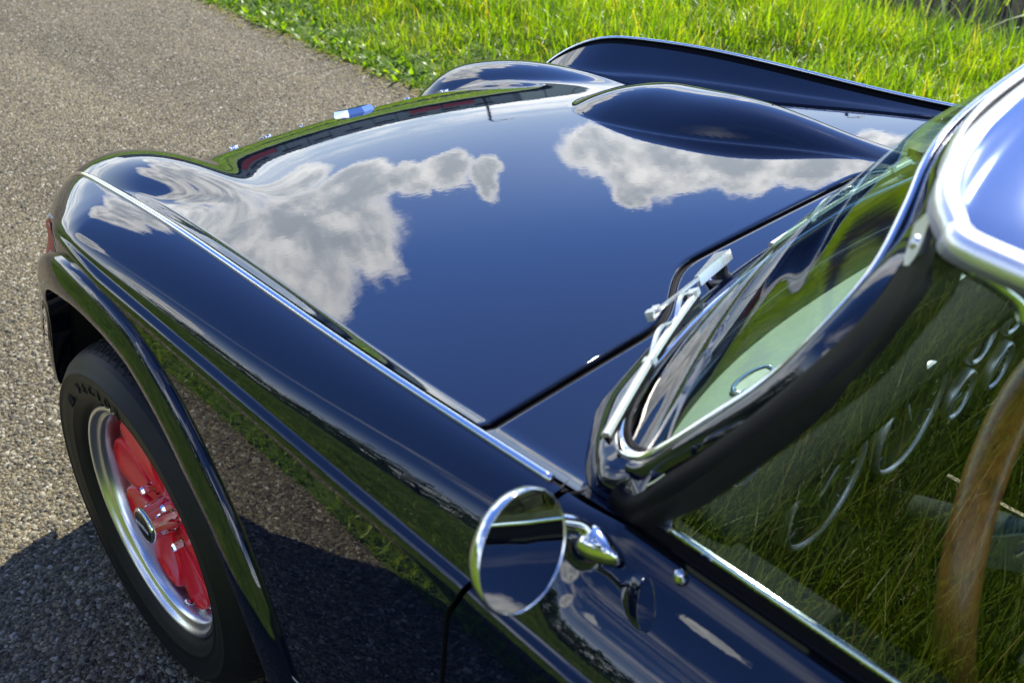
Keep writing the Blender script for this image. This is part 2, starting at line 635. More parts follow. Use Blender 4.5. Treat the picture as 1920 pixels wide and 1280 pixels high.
def build_ground():
    xs = np.r_[-400, -60, -12, np.linspace(-6, 8, 71), 14, 60, 400]
    ys = np.r_[-400, -60, -14, np.linspace(-8, 16, 61), 40, 120, 400]
    X, Y = np.meshgrid(xs, ys, indexing='ij')
    P = np.stack([X, Y, ground_z(X, Y)], -1)
    g = grid('ground', P, soil('turf_soil', (0.055, 0.095, 0.010), (0.12, 0.185, 0.018), 5.0), flip=False)
    tag(g, 'green turf ground either side of the road', kind='structure')
    xs = np.linspace(4.45, 6.7, 30)
    ys = np.linspace(-9, 14, 80)
    X, Y = np.meshgrid(xs, ys, indexing='ij')
    X = X + .12 * np.sin(Y * 3.1) * (1 - (X - 4.45) / 2.25)
    b = grid('ditch_bed', np.stack([X, Y, ground_z(X, Y) + .006], -1), soil('ditch_mud', (0.006, 0.008, 0.004), (0.016, 0.018, 0.008), 9.0))
    tag(b, 'dark muddy ditch bed beyond the verge', kind='structure')
    ys = np.linspace(-30, 60, 700)
    l = ROAD_L + edge_noise(ys, 1.0, 0.035)
    r = ROAD_R + edge_noise(ys, 4.0, 0.035)
    # the road is cut in strips so that its edge follows the ragged verge
    t = np.linspace(0, 1, 12)
    P = np.stack([l[:, None] * (1 - t) + r[:, None] * t, np.repeat(ys[:, None], 12, 1), np.zeros((700, 12))], -1)
    rd = grid('road', P, asphalt(), flip=True)
    tag(rd, 'narrow asphalt road with pale stone aggregate', kind='structure')


build_ground()

# ------------------------------------------------------------------ the roadster: surfaces
# x to the car's right, y forward, z up; origin on the ground under the front axle
XB = spl([-.9, -.68, -.45, -.2, 0, .2, .35, .43, .48, .60], [.652, .645, .636, .628, .622, .612, .595, .576, .556, .50])
ZB = spl([-.9, -.68, -.45, -.2, 0, .15, .25, .33, .39, .43, .46, .48], [.942, .922, .903, .891, .877, .858, .836, .796, .748, .698, .642, .60])
ZF = spl([-.72, -.6, -.4, -.2, 0, .15, .3, .4, .48, .54, .57], [.926, .916, .893, .867, .841, .817, .784, .749, .70, .635, .57])
ZE = spl([-.3, -.1, .1, .25, .39, .49, .575, .625, .655, .67], [.79, .812, .815, .804, .780, .751, .708, .655, .60, .56])
KC = spl([-.7, -.3, 0, .2, .35, .6], [.012, .014, .018, .031, .042, .05])
X0 = spl([-.7, -.5, -.3, -.1, .1, .3, .5], [.597, .57, .528, .485, .42, .37, .35])


def bulge(x, Y):
    ax = .30 + .03 * S5((-.2 - Y) / .5)
    t = (0.02 - Y) / .68
    tt = np.clip(t, 1e-6, 1)
    w = .125 * np.sqrt(np.clip(1 - (1 - np.clip(tt / .22, 0, 1)) ** 2, 0, 1)) * (1 - S5((tt - .2) / .85) * .72)
    h = .052 * (1 - (1 - np.clip(tt / .3, 0, 1)) ** 2) * (1 - S5((tt - .40) / .62) * .90)
    r = np.abs(x - ax) / np.maximum(w, 1e-4)
    prof = np.where(r < 1, np.clip(1 - np.clip(r, 0, 1) ** 2.4, 0, 1) ** 1.15, 0)
    return np.where((t > 0) & (t < 1), h * prof, 0)


def hood_z(x, Y, b=True):
    ax = np.abs(x)
    base = ZF(Y) - KC(Y) * (ax / .6) ** 2
    xb = XB(Y) - .012
    # the flat of the hood turns up steeply to meet the wing just inside the bead
    A = ZB(Y) - .006 - (ZF(Y) - KC(Y) * (xb / .6) ** 2)
    x0 = xb - np.maximum(.018, .014 + 1.02 * A)
    t = np.clip((ax - x0) / (xb - x0), 0, 1)
    z = base + A * (np.sqrt(t * t + .04) - .2) / .8198
    dx = ax - .442
    ad = np.abs(dx)
    eye = ZE(Y) - np.where(ad < .1, .125 - np.sqrt(np.maximum(.125 ** 2 - dx * dx, 1e-6)), .05 + 1.3333 * (ad - .1))
    z = smax(z, eye, .012) - .0003
    if b:
        z = z + bulge(x, Y)
    return z


def hood_edge(x):
    return -.672 + .075 * S5((.40 - np.abs(x)) / .22)


def taper(Y):
    return np.where(np.asarray(Y) < -.12, 0, TP_(Y))


def XC(Y):
    return .718 - taper(Y) - .014 * np.clip((np.asarray(Y) - .12) / .18, 0, 1)


ZC_ = spl([-2, -.5, .05, .2, .3, .4, .48], [.833, .833, .833, .798, .748, .68, .60])


def ZC(Y):
    return np.where(np.asarray(Y) < .05, .833, ZC_(Y))


PX_ = spl([.14, .22, .30, .42, .53, .64, .74, .84], [.650, .688, .713, .7300, .7368, .7372, .7335, .7255])
TP_ = spl([-.12, 0, .08, .16, .24, .32, .38, .43, .47, .52], [0, .001, .006, .0175, .033, .053, .073, .097, .123, .17])


def panel_x(Y, z):
    """outer skin below the crease"""
    s = PX_(z)
    tuck = .11 * S5((np.asarray(Y) - .30) / .10) * S5((.42 - z) / .10)
    return s - tuck - taper(Y) * (.62 + .38 * S5((z - .36) / .34))


def crease(Y):
    return np.clip((.17 - Y) / .22, 0, 1)


NU = 26


def fender_section(Y):
    """outline from the bead out over the shoulder and down to the sill, one row per Y"""
    Y = np.atleast_1d(Y)
    ph = np.linspace(0, R(86), NU)
    xb, zb, xc, zc, k = XB(Y) + .002, ZB(Y), XC(Y), ZC(Y), crease(Y)
    a = np.maximum(xc - xb, .006)
    q = np.clip((Y - .08) / .32, 0, 1)[:, None]
    X = xb[:, None] + a[:, None] * (np.sin(ph)[None] / math.sin(R(86))) ** (1.08 + .50 * q)
    Z = zc[:, None] + (zb - zc)[:, None] * np.cos(ph)[None] ** (1.08 + .70 * q)
    # the swage: a narrow shelf that fades out towards the headlamp
    sh = np.array([[.30, -.001], [.62, -.003], [.88, -.0055], [1.0, -.0095], [1.02, -.015]])
    zlast = Z[:, -1:]
    pw = .0095 * k + .0012
    Xs = X[:, -1:] + pw[:, None] * sh[None, :, 0]
    Zs = zlast + sh[None, :, 1] * 1.0
    z0 = Zs[:, -1:] - .004
    t = np.linspace(0, 1, 40)[None] ** 1.05
    zl = z0 + (.17 - z0) * t
    xl = panel_x(Y[:, None], zl)
    # blend the top of the panel onto the shelf
    bl = np.exp(-((z0 - zl) / .05) ** 2)
    xl = xl * (1 - bl) + (Xs[:, -1:] + (xl - xl[:, :1]) * 1.0) * bl
    return np.concatenate([X, Xs, xl], 1), np.concatenate([Z, Zs, zl], 1)


ARC_C = (.0, .364)
LIP = [(y_ - .014, z_ + .014) for y_, z_ in ((.335, .523), (.29, .60), (.215, .674), (.13, .721), (.04, .7455), (-.05, .7475), (-.13, .734), (-.21, .689), (-.272, .632), (-.323, .567), (-.362, .487), (-.385, .40), (-.397, .31), (-.40, .22), (-.395, .14))]


def arch_r(th):
    y = np.array([p[0] for p in LIP]) - ARC_C[0]
    z = np.array([p[1] for p in LIP]) - ARC_C[1]
    a = np.arctan2(z, y)
    a = np.where(a < -np.pi / 2, a + 2 * np.pi, a)
    r = np.hypot(y, z)
    a = np.r_[-.9, 0, a]
    r = np.r_[.375, .372, r]
    th = np.where(th < -np.pi / 2, th + 2 * np.pi, th)
    return np.interp(th, a, r)


def flare_k(th):
    return .12 + .88 * S5((th - R(12)) / R(75))


car = empty('roadster')
tag(car, 'dark navy classic roadster with chrome trim and red wheel parked on the road', 'car')


def door_gap(z):
    return -.742 - .055 * np.clip((z - .79) / .14, 0, 1.1)


def build_fender(side):
    n = 170
    u = np.linspace(0, 1, n)
    Y0 = .48 + (-.80 - .48) * u
    X, Z = fender_section(Y0)
    # pull the rear end to the door gap
    Yg = np.repeat(Y0[:, None], X.shape[1], 1)
    ye = door_gap(Z[-1])
    w = np.clip((u - .72) / .28, 0, 1)[:, None]
    Yg = Yg + w ** 2 * (ye[None] - (-.80))
    X2, Z2 = X.copy(), Z.copy()
    for j in range(X.shape[1]):
        X2[:, j] = np.interp(-Yg[:, j], -Y0, X[:, j])
        Z2[:, j] = np.interp(-Yg[:, j], -Y0, Z[:, j])
    dy, dz = Yg - ARC_C[0], Z2 - ARC_C[1]
    th, rr = np.arctan2(dz, dy), np.hypot(dy, dz)
    ra = arch_r(th) + .008 + .016 * S5((th - R(20)) / R(60))
    inside = (rr < ra) & (Z2 < .81)
    F0 = grid_faces(n, X.shape[1])
    ins = inside.ravel()
    low = ((Yg > .29) & (Z2 < .50)).ravel()
    F = [f for f in F0 if not all(ins[i] for i in f) and not all(low[i] for i in f)]
    k = np.where(inside & (rr > 1e-6), ra / np.maximum(rr, 1e-6), 1)
    used = np.zeros(ins.shape, bool)
    for f in F:
        for i in f:
            used[i] = True
    mv = inside & used.reshape(inside.shape)
    Yn = np.where(mv, ARC_C[0] + dy * k, Yg)
    Zn = np.where(mv, ARC_C[1] + dz * k, Z2)
    P = np.stack([side * X2, Yn, Zn], -1).reshape(-1, 3)
    remap = -np.ones(len(P), int)
    idx = np.nonzero(used)[0]
    remap[idx] = np.arange(len(idx))
    F = [tuple(remap[i] for i in f) for f in F]
    if side > 0:
        F = [f[::-1] for f in F]
    o = mesh('front_fender', P[idx], F, PAINT, car)
    # turned-in edge at the door gap
    e = np.stack([side * X2[-1], Yn[-1], Zn[-1]], -1)
    e2 = e + np.array([-side * .018, 0.006, -.004])
    mesh('fender_return_edge', np.r_[e, e2], [(i, i + 1, len(e) + i + 1, len(e) + i) for i in range(len(e) - 1)], DARK, o)
    # flare
    th = np.linspace(R(6), R(212), 160)
    r = arch_r(th)
    prof = [(.054, -.010), (.0535, .001), (.051, .004), (.045, .0080), (.037, .0115), (.027, .0142), (.017, .0156), (.008, .0156), (.0025, .0138), (.0, .0105), (.0015, .004), (.004, -.03)]
    rows = []
    for dr, dx in prof:
        rq = r + dr * (.38 + .62 * S5((th - R(20)) / R(60)))
        y = ARC_C[0] + rq * np.cos(th)
        z = ARC_C[1] + rq * np.sin(th)
        y_r = ARC_C[0] + (r + .05) * np.cos(th)
        z_r = ARC_C[1] + (r + .05) * np.sin(th)
        xx = panel_x(y_r, np.clip(z_r, .16, .82))
        k = flare_k(th) if dx > 0 else 1.0
        rows.append(np.stack([side * (xx + dx * k + (.002 if dr < .06 else 0)), y, z], -1))
    grid('wheel_arch_flare', np.array(rows), PAINT, o, flip=side < 0)
    # inside of the arch
    tl = np.linspace(R(4), R(200), 60)
    lr = arch_r(tl) + .012
    rows = [np.stack([np.full(60, side * x_), ARC_C[0] + lr * k_ * np.cos(tl), ARC_C[1] + lr * k_ * np.sin(tl)], -1) for x_, k_ in ((.665, 1.0), (.50, 1.0), (.40, .99), (.40, .1))]
    grid('arch_liner', np.array(rows), DARK, o)
    # bright bead in the seam
    ys = np.linspace(.475, -.785, 150)
    P = np.stack([side * (XB(ys) + .0005), ys, ZB(ys) + .0015], -1)
    V, Fq = sweep(P, circ(.0041, 12, 1.0, .85), (0, 0, 1))
    mesh('wing_bead', V, Fq, CHROME, o)
    end = P[-1]
    return o


fen_l = build_fender(-1)
fen_r = build_fender(1)


def build_hood():
    nx, ny = 300, 240
    s = np.r_[-np.linspace(1, .80, 90)[:-1], np.linspace(-.80, .80, 200), np.linspace(.80, 1, 90)[1:]]
    nx = len(s)
    t = np.linspace(0, 1, ny)
    t = np.r_[0, .0006, .0014, .0024, .0038, .0058, (t[3:] ** .85)]
    ny = len(t)
    Yf = .57 + .09 * np.exp(-((np.abs(s) * .575 - .435) / .085) ** 4)
    rows = np.zeros((nx, ny, 3))
    for i in range(nx):
        # x follows the bead along the length, so walk y first
        x_ref = s[i] * .63
        ye = hood_edge(x_ref)
        y = ye + (Yf[i] - ye) * t
        x = s[i] * (XB(y) - .0160)
        rows[i, :, 0] = x
        rows[i, :, 1] = y
        rows[i, :, 2] = hood_z(x, y) - .0028 * np.clip(1 - (y - ye) / .0045, 0, 1) ** 2.2
    o = grid('hood', rows, PAINT, car)
    # turned-down lip all round, dark in the shut line
    edge = np.concatenate([rows[:, 0], rows[-1, 1:], rows[::-1, -1][1:], rows[0, ::-1][1:-1]])
    c = np.array([0, 0, 0])
    low = edge + np.array([0, 0, -.02])
    n = len(edge)
    mesh('hood_lip', np.r_[edge + [0, 0, -.0006], low], [(i, (i + 1) % n, n + (i + 1) % n, n + i) for i in range(n)], PAINT, o)
    # rubber strip that fills the rear shut line
    xs = np.linspace(-.632, .632, 160)
    a = np.stack([xs, hood_edge(xs) + .006, hood_z(xs, hood_edge(xs), False) - .010], -1)
    b = np.stack([xs, hood_edge(xs) - .026, hood_z(xs, hood_edge(xs) - .026, False) - .010], -1)
    grid('hood_seal', np.array([a, (a + b) / 2 + [0, 0, .004], b]), SEAL, o, flip=True)
    for sd_ in (-1, 1):
        ys = np.linspace(.46, -.80, 120)
        xo = sd_ * (XB(ys) + .004)
        xi = sd_ * (XB(ys) - .022)
        a = np.stack([xo, ys, ZB(ys) - .002], -1)
        a2 = np.stack([sd_ * (XB(ys) - .006), ys, ZB(ys) - .006], -1)
        a3 = np.stack([sd_ * (XB(ys) - .0085), ys, ZB(ys) - .016], -1)
        b = np.stack([xi, ys, ZB(ys) - .030], -1)
        grid('side_seal', np.array([a, a2, a3, b]), SEAL, o)
    return o


hood = build_hood()


def hood_n(x, y):
    e = 1e-3
    n = np.array([-(hood_z(x + e, y) - hood_z(x - e, y)) / 2 / e, -(hood_z(x, y + e) - hood_z(x, y - e)) / 2 / e, 1.0])
    return n / np.linalg.norm(n)


def on_hood(x, y, pts, lift):
    """map flat (u right, v up the nose) outline points onto the hood"""
    out = []
    for u, v in pts:
        yy = y - v
        n = hood_n(x + u, yy)
        out.append(np.array([x + u, yy, float(hood_z(x + u, yy))]) + n * lift)
    return np.array(out)


def build_badge():
    # enamelled shield, bevelled chrome body with blue fields
    y0 = .405
    sh = [(-0.0319, 0.0580), (0.0000, 0.0667), (0.0319, 0.0580), (0.0377, 0.0145), (0.0247, -0.0319), (0.0000, -0.0580), (-0.0247, -0.0319), (-0.0377, 0.0145)]
    outer = on_hood(0, y0, sh, .0)
    top = on_hood(0, y0, [(u * .86, v * .88) for u, v in sh], .010)
    n = len(sh)
    F = [(i, (i + 1) % n, n + (i + 1) % n, n + i) for i in range(n)] + [tuple(range(n, 2 * n))]
    b = mesh('badge_shield', np.r_[outer, top], F, CHROME, hood, smooth=False)
    for pts in ([(-0.0247, 0.0449), (0.0247, 0.0449), (0.0275, 0.0232), (-0.0275, 0.0232)], [(-0.0275, 0.0145), (-0.0043, 0.0145), (-0.0043, -0.0348), (-0.0188, -0.0261)], [(0.0043, 0.0145), (0.0275, 0.0145), (0.0188, -0.0261), (0.0043, -0.0348)]):
        P = on_hood(0, y0, pts, .0106)
        P2 = on_hood(0, y0, pts, .0090)
        k = len(pts)
        mesh('enamel_field', np.r_[P, P2], [tuple(range(k))] + [(i, (i + 1) % k, k + (i + 1) % k, k + i) for i in range(k)], BLUEENAMEL, b, smooth=False)
    # separate chrome letters along the nose
    word = "TRIUMPH"
    for i, ch in enumerate(word):
        x = (i - 3) * .088
        cu = bpy.data.curves.new('letter', 'FONT')
        cu.body = ch
        cu.size = .030
        cu.extrude = .0022
        cu.bevel_depth = .0004
        cu.align_x = 'CENTER'
        tmp = bpy.data.objects.new('tmp', cu)
        COL.objects.link(tmp)
        dg = bpy.context.evaluated_depsgraph_get()
        me = bpy.data.meshes.new_from_object(tmp.evaluated_get(dg))
        bpy.data.objects.remove(tmp)
        y = .452 - .05 * (abs(x) / .3) ** 2
        n = hood_n(x, y)
        o = link('letter', me, None, hood)
        me.materials.clear()
        me.materials.append(CHROME)
        ex = np.array([1.0, 0, 0])
        ex = ex - n * n.dot(ex)
        ex /= np.linalg.norm(ex)
        ex = -ex                                  # read from in front of the car
        ey = np.cross(n, ex)
        o.matrix_local = Matrix(((ex[0], ey[0], n[0], x), (ex[1], ey[1], n[1], y), (ex[2], ey[2], n[2], float(hood_z(x, y)) + .002), (0, 0, 0, 1)))


build_badge()


def cowl_z(x, y):
    return hood_z(x, y, False)


# windscreen outline, left half, bottom centre -> corner -> top centre
WS_BOT = [(0, -.690, .952), (-.14, -.697, .952), (-.25, -.709, .952), (-.38, -.731, .952), (-.50, -.762, .952), (-.565, -.790, .953)]
WS_SIDE = [(-.595, -.816, .956), (-.601, -.842, .966), (-.597, -.862, .989), (-.585, -.887, 1.024), (-.565, -.922, 1.075), (-.545, -.943, 1.122), (-.511, -.953, 1.163)]
WS_TOP = [(-.462, -.944, 1.193), (-.418, -.932, 1.216), (-.36, -.924, 1.231), (-.25, -.920, 1.245), (-.12, -.918, 1.254), (0, -.917, 1.257)]


def ws_loop():
    half = WS_BOT + WS_SIDE + WS_TOP
    left = np.array(half)
    right = left[::-1][1:-1] * np.array([-1, 1, 1])
    return catmull(np.r_[left, right], 8, closed=True)


# outer edge of the pillar from the door top up to the roof
A_OUT = [(-.632, -.836, .929), (-.638, -.862, .929), (-.639, -.885, .966), (-.634, -.912, 1.006), (-.616, -.968, 1.103), (-.601, -.990, 1.143), (-.583, -1.004, 1.190), (-.567, -1.008, 1.214), (-.545, -.997, 1.233), (-.50, -.978, 1.247), (-.43, -.962, 1.260), (-.33, -.954, 1.268), (-.15, -.949, 1.278), (0, -.947, 1.281)]


def build_cowl():
    nx, ny = 160, 40
    s = np.linspace(-1, 1, nx)
    rows = np.zeros((nx, ny, 3))
    for i in range(nx):
        x0 = s[i] * .63
        y0 = hood_edge(x0) - .0088
        y1 = -.735 - .135 * np.abs(s[i]) ** 3
        y = y0 + (y1 - y0) * np.r_[0, .007, .016, .028, .045, .07, np.linspace(.1, 1, ny - 6)]
        x = s[i] * (XB(y) - .0105)
        rows[i, :, 0], rows[i, :, 1], rows[i, :, 2] = x, y, cowl_z(x, y) - .0026 * np.clip(1 - (y0 - y) / .004, 0, 1) ** 2.2
    o = grid('scuttle_panel', rows, PAINT, car, flip=True)
    e = rows[:, 0]
    mesh('scuttle_lip', np.r_[e, e + [0, .002, -.022]], [(i, i + 1, nx + i + 1, nx + i) for i in range(nx - 1)], PAINT, o)
    # vent flap outlines between the wipers
    return o


cowl = build_cowl()


def build_windscreen():
    loop = ws_loop()
    root = empty('windscreen', parent=car)
    # pane: one smooth bowed surface fitted to the outline
    c0 = loop.mean(0)
    half = catmull(np.array(WS_BOT + WS_SIDE + WS_TOP), 8)

    def basis(x, z):
        z = (z - 1.08) / .13
        return np.stack([np.ones_like(x), x ** 2, z, z * x ** 2], -1)
    cf = np.linalg.lstsq(basis(loop[:, 0], loop[:, 2]), loop[:, 1], rcond=None)[0]
    print('pane coeff', cf, 'max residual', np.abs(loop[:, 1] - basis(loop[:, 0], loop[:, 2]) @ cf).max())
    res = loop[:, 1] - basis(loop[:, 0], loop[:, 2]) @ cf
    rings = []
    for k in np.linspace(0, .999, 22):
        q = loop * (1 - k) + np.array([0, 0, 1.085]) * k
        zz = (q[:, 2] - .952) / .28
        q[:, 1] = basis(q[:, 0], q[:, 2]) @ cf + res * (1 - k) ** 2 + .068 * np.clip(zz * (1 - zz), 0, 1) * (1 - (1 - k) ** 5)
        rings.append(q)
    P = np.array(rings)
    grid('pane', P, WGLASS, root, close_m=True, flip=False)
    up = np.array([0, .82, .57])
    V, F = sweep(loop + up * .003, circ(.0056, 10, 1.0, .6), up, closed=True)
    mesh('chrome_trim', V, F, CHROME, root)
    # inner rubber bead
    inner = loop + (c0 - loop) / np.linalg.norm(c0 - loop, axis=1, keepdims=True) * .009
    V, F = sweep(inner + up * .001, circ(.0042, 8, 1.1, .6), up, closed=True)
    mesh('glazing_rubber', V, F, SEAL, root)
    # frame skirt down on to the scuttle
    out = []
    base = np.r_[half[:8 * 5 + 1], half[41:8 * 8]]
    b = np.array([p for p in half[:8 * 9] if p[2] < .985])
    sk = []
    for p in b:
        d = np.array([p[0] * .28, .03 + .012, 0]) if abs(p[0]) > .3 else np.array([p[0] * .10, .042, 0])
        f = np.clip((abs(p[0]) - .52) / .08, 0, 1)
        foot = np.array([p[0] - f * .026, p[1] + .030 * (1 - f) + .012, 0])
        foot[2] = float(cowl_z(max(-.63, foot[0]), foot[1])) + .001
        mid = (p + foot) / 2 + np.array([-.004 * f, .005, .006])
        sk.append([p + np.array([0, .002, .002]), p * .7 + foot * .3 + np.array([-.003 * f, .004, .004]), mid, p * .2 + foot * .8 + np.array([-.002 * f, .003, .002]), foot])
    sk = np.array(sk)
    # carry the skirt back to the pillar foot
    endrow = np.array([[[-.602, -.848, .970], [-.613, -.846, .960], [-.622, -.844, .950], [-.628, -.842, .940], [-.632, -.840, .930]],
                       [[-.609, -.862, .980], [-.620, -.863, .966], [-.629, -.864, .952], [-.635, -.865, .940], [-.639, -.866, .928]]])
    sk = np.concatenate([sk, endrow])
    grid('lower_frame', sk, PAINT, root, flip=True)
    grid('lower_frame', sk * [-1, 1, 1], PAINT, root)
    # pillar and header
    inn = catmull(np.array([WS_SIDE[1]] + WS_SIDE[1:] + WS_TOP), 10)
    inn = resample(inn, 90)
    outc = resample(catmull(np.array(A_OUT), 10), 90)

    flat = 1 - .9 * S5((np.arange(90) - 26) / 9.0)

    def strip(a, b_, h, rows=9):
        r = []
        for t in np.linspace(0, 1, rows):
            q = inn * (1 - (a + (b_ - a) * t)) + outc * (a + (b_ - a) * t)
            nrm = np.cross(np.gradient(inn, axis=0), outc - inn)
            nrm /= np.linalg.norm(nrm, axis=1, keepdims=True)
            nrm *= np.sign(nrm[:, 2:3] + 1e-9)
            q = q + nrm * h * (np.sin(np.pi * t) ** .8) * flat[:, None]
            r.append(q)
        return np.array(r)
    for sgn in (1, -1):
        m = np.array([sgn, 1, 1])
        grid('pillar', strip(.02, .46, .010) * m, PAINT, root, flip=sgn > 0)
        grid('pillar_seal', strip(.49, 1.0, .006) * m, SEAL, root, flip=sgn > 0)
        # inner side of the pillar
        inside = outc + np.array([.025, -.012, -.02])
        grid('pillar_lining', np.array([outc, (outc + inside) / 2 + [0, -.01, 0], inside, inn + [.006, -.02, -.008], inn]) * m, BLACK, root)
    # bright capping over the header, ending in a screwed tab
    cap = []
    hd = inn[34:]
    ho = outc[34:]
    cl = hd * .50 + ho * .50
    nrm = np.array([0, -.1, 1.0])
    for sgn in (1, -1):
        m = np.array([sgn, 1, 1])
        keep = cl[:, 0] > -.9
        cc = cl[keep] + [0, -.003, .0105]
        wid = np.clip((cc[:, 2:3] - 1.17) / .02, .75, 1)
        dirw = (ho - hd)[keep]
        dirw /= np.linalg.norm(dirw, axis=1, keepdims=True)
        rows = [cc + dirw * o_ * wid + np.array([0, 0, z_]) for o_, z_ in ((-.0165, -.006), (-.0155, -.001), (-.010, .002), (0, .003), (.010, .002), (.0155, -.001), (.0165, -.006))]
        grid('header_capping', np.array(rows) * m, POLISHED, root, flip=sgn > 0)
    # tab and screw at the left end
    c0_, c1_ = cl[keep][0] + [0, -.003, .0105], cl[keep][4] + [0, -.003, .0105]
    along = (c0_ - c1_) / np.linalg.norm(c0_ - c1_)
    sdv = (ho - hd)[keep][0]
    sdv = sdv - along * sdv.dot(along)
    sdv /= np.linalg.norm(sdv)
    ax = np.cross(sdv, along)
    if ax.dot(np.array([-.6, -.2, .3])) < 0:
        ax = -ax
    t0 = c0_ + along * .012
    pts = [(-.022, -.0125), (.004, -.0135), (.014, -.0105), (.019, 0), (.014, .0105), (.004, .0135), (-.022, .0125)]
    for sgn in (1, -1):
        m = np.array([sgn, 1, 1])
        base = np.array([t0 + along * u + sdv * v for u, v in pts])
        n = len(pts)
        V = np.r_[base * m, (base + ax * .0035) * m]
        tb = mesh('capping_tab', V, [tuple(range(n, 2 * n))] + [(i, (i + 1) % n, n + (i + 1) % n, n + i) for i in range(n)], POLISHED, root, smooth=False)
        V, F = lathe([(.003, .0052), (.0052, .0050), (.0064, .0036), (.0064, .0022), (.0048, .0020), (.0048, 0)], 24, ax * m, t0 * m)
        mesh('screw', V, F, SATIN, root)
    return root


ws = build_windscreen()


def build_roof():
    # outline of the hard top
    ff = resample(catmull(np.array([(-.562, -1.022, 1.243), (-.549, -1.002, 1.250), (-.515, -.988, 1.259), (-.45, -.979, 1.270), (-.30, -.972, 1.283), (0, -.968, 1.296)]), 10), 40)
    fs = resample(catmull(np.array([(-.562, -1.022, 1.243), (-.569, -1.048, 1.243), (-.580, -1.12, 1.243), (-.592, -1.35, 1.244), (-.585, -1.62, 1.234), (-.54, -1.82, 1.21)]), 10), 60)
    n = 41
    rows = []
    for p in fs:
        k = (fs[0, 1] - p[1]) / (fs[0, 1] - fs[-1, 1])
        x = np.linspace(-1, 1, 2 * 40 - 1)
        X = x * abs(p[0])
        fy = np.interp(-np.abs(x) * .56, ff[::1, 0], ff[:, 1])
        fz = np.interp(-np.abs(x) * .56, ff[:, 0], ff[:, 2])
        y = fy * (1 - k) + p[1] * k
        crown = (.045 * np.sin(np.pi * min(1, .12 + k)) ** .7 + .03)
        z = p[2] + (crown * (1 - np.abs(x) ** 2.6)) * min(1, k * 7) ** .6 + (fz - fz[0]) * max(0, 1 - k * 7)
        rows.append(np.stack([X, y, z], -1))
    P = np.array(rows)
    o = grid('hard_top', P, TOP, car, flip=False)
    # bright drip rail round front and sides
    lip = np.r_[P[::-1, 0], P[0, 1:-1], P[:, -1]]
    lip = catmull(lip[::2], 3)
    V, F = sweep(lip + [0, 0, -.004], [(-.011, -.009), (.004, -.010), (.0095, -.006), (.010, .002), (.006, .008), (-.002, .0095), (-.009, .006)], (0, 0, 1))
    mesh('drip_rail', V, F, POLISHED, o)
    # headlining
    grid('headlining', P * [.99, 1, 1] + [0, 0, -.02], GREYPAD, o, flip=True)
    # rear window frame and quarter down to the deck
    a = P[-1]
    b = np.stack([np.linspace(-.60, .60, a.shape[0]), np.full(a.shape[0], -2.12), np.full(a.shape[0], .955)], -1)
    b[:, 1] += .10 * np.abs(np.linspace(-1, 1, a.shape[0])) ** 2
    bw = mesh('rear_window', *(lambda Q: (Q.reshape(-1, 3), grid_faces(2, a.shape[0])))(np.array([a, b])), GLASS, o)
    for sgn in (1, -1):
        m = np.array([sgn, 1, 1])
        q = np.array([[(-.54, -1.82, 1.21), (-.62, -2.02, .955)], [(-.57, -1.70, 1.226), (-.66, -1.86, .958)]])
        grid('rear_quarter', q * m, PAINT, o, flip=sgn < 0)
    return o


roof = build_roof()


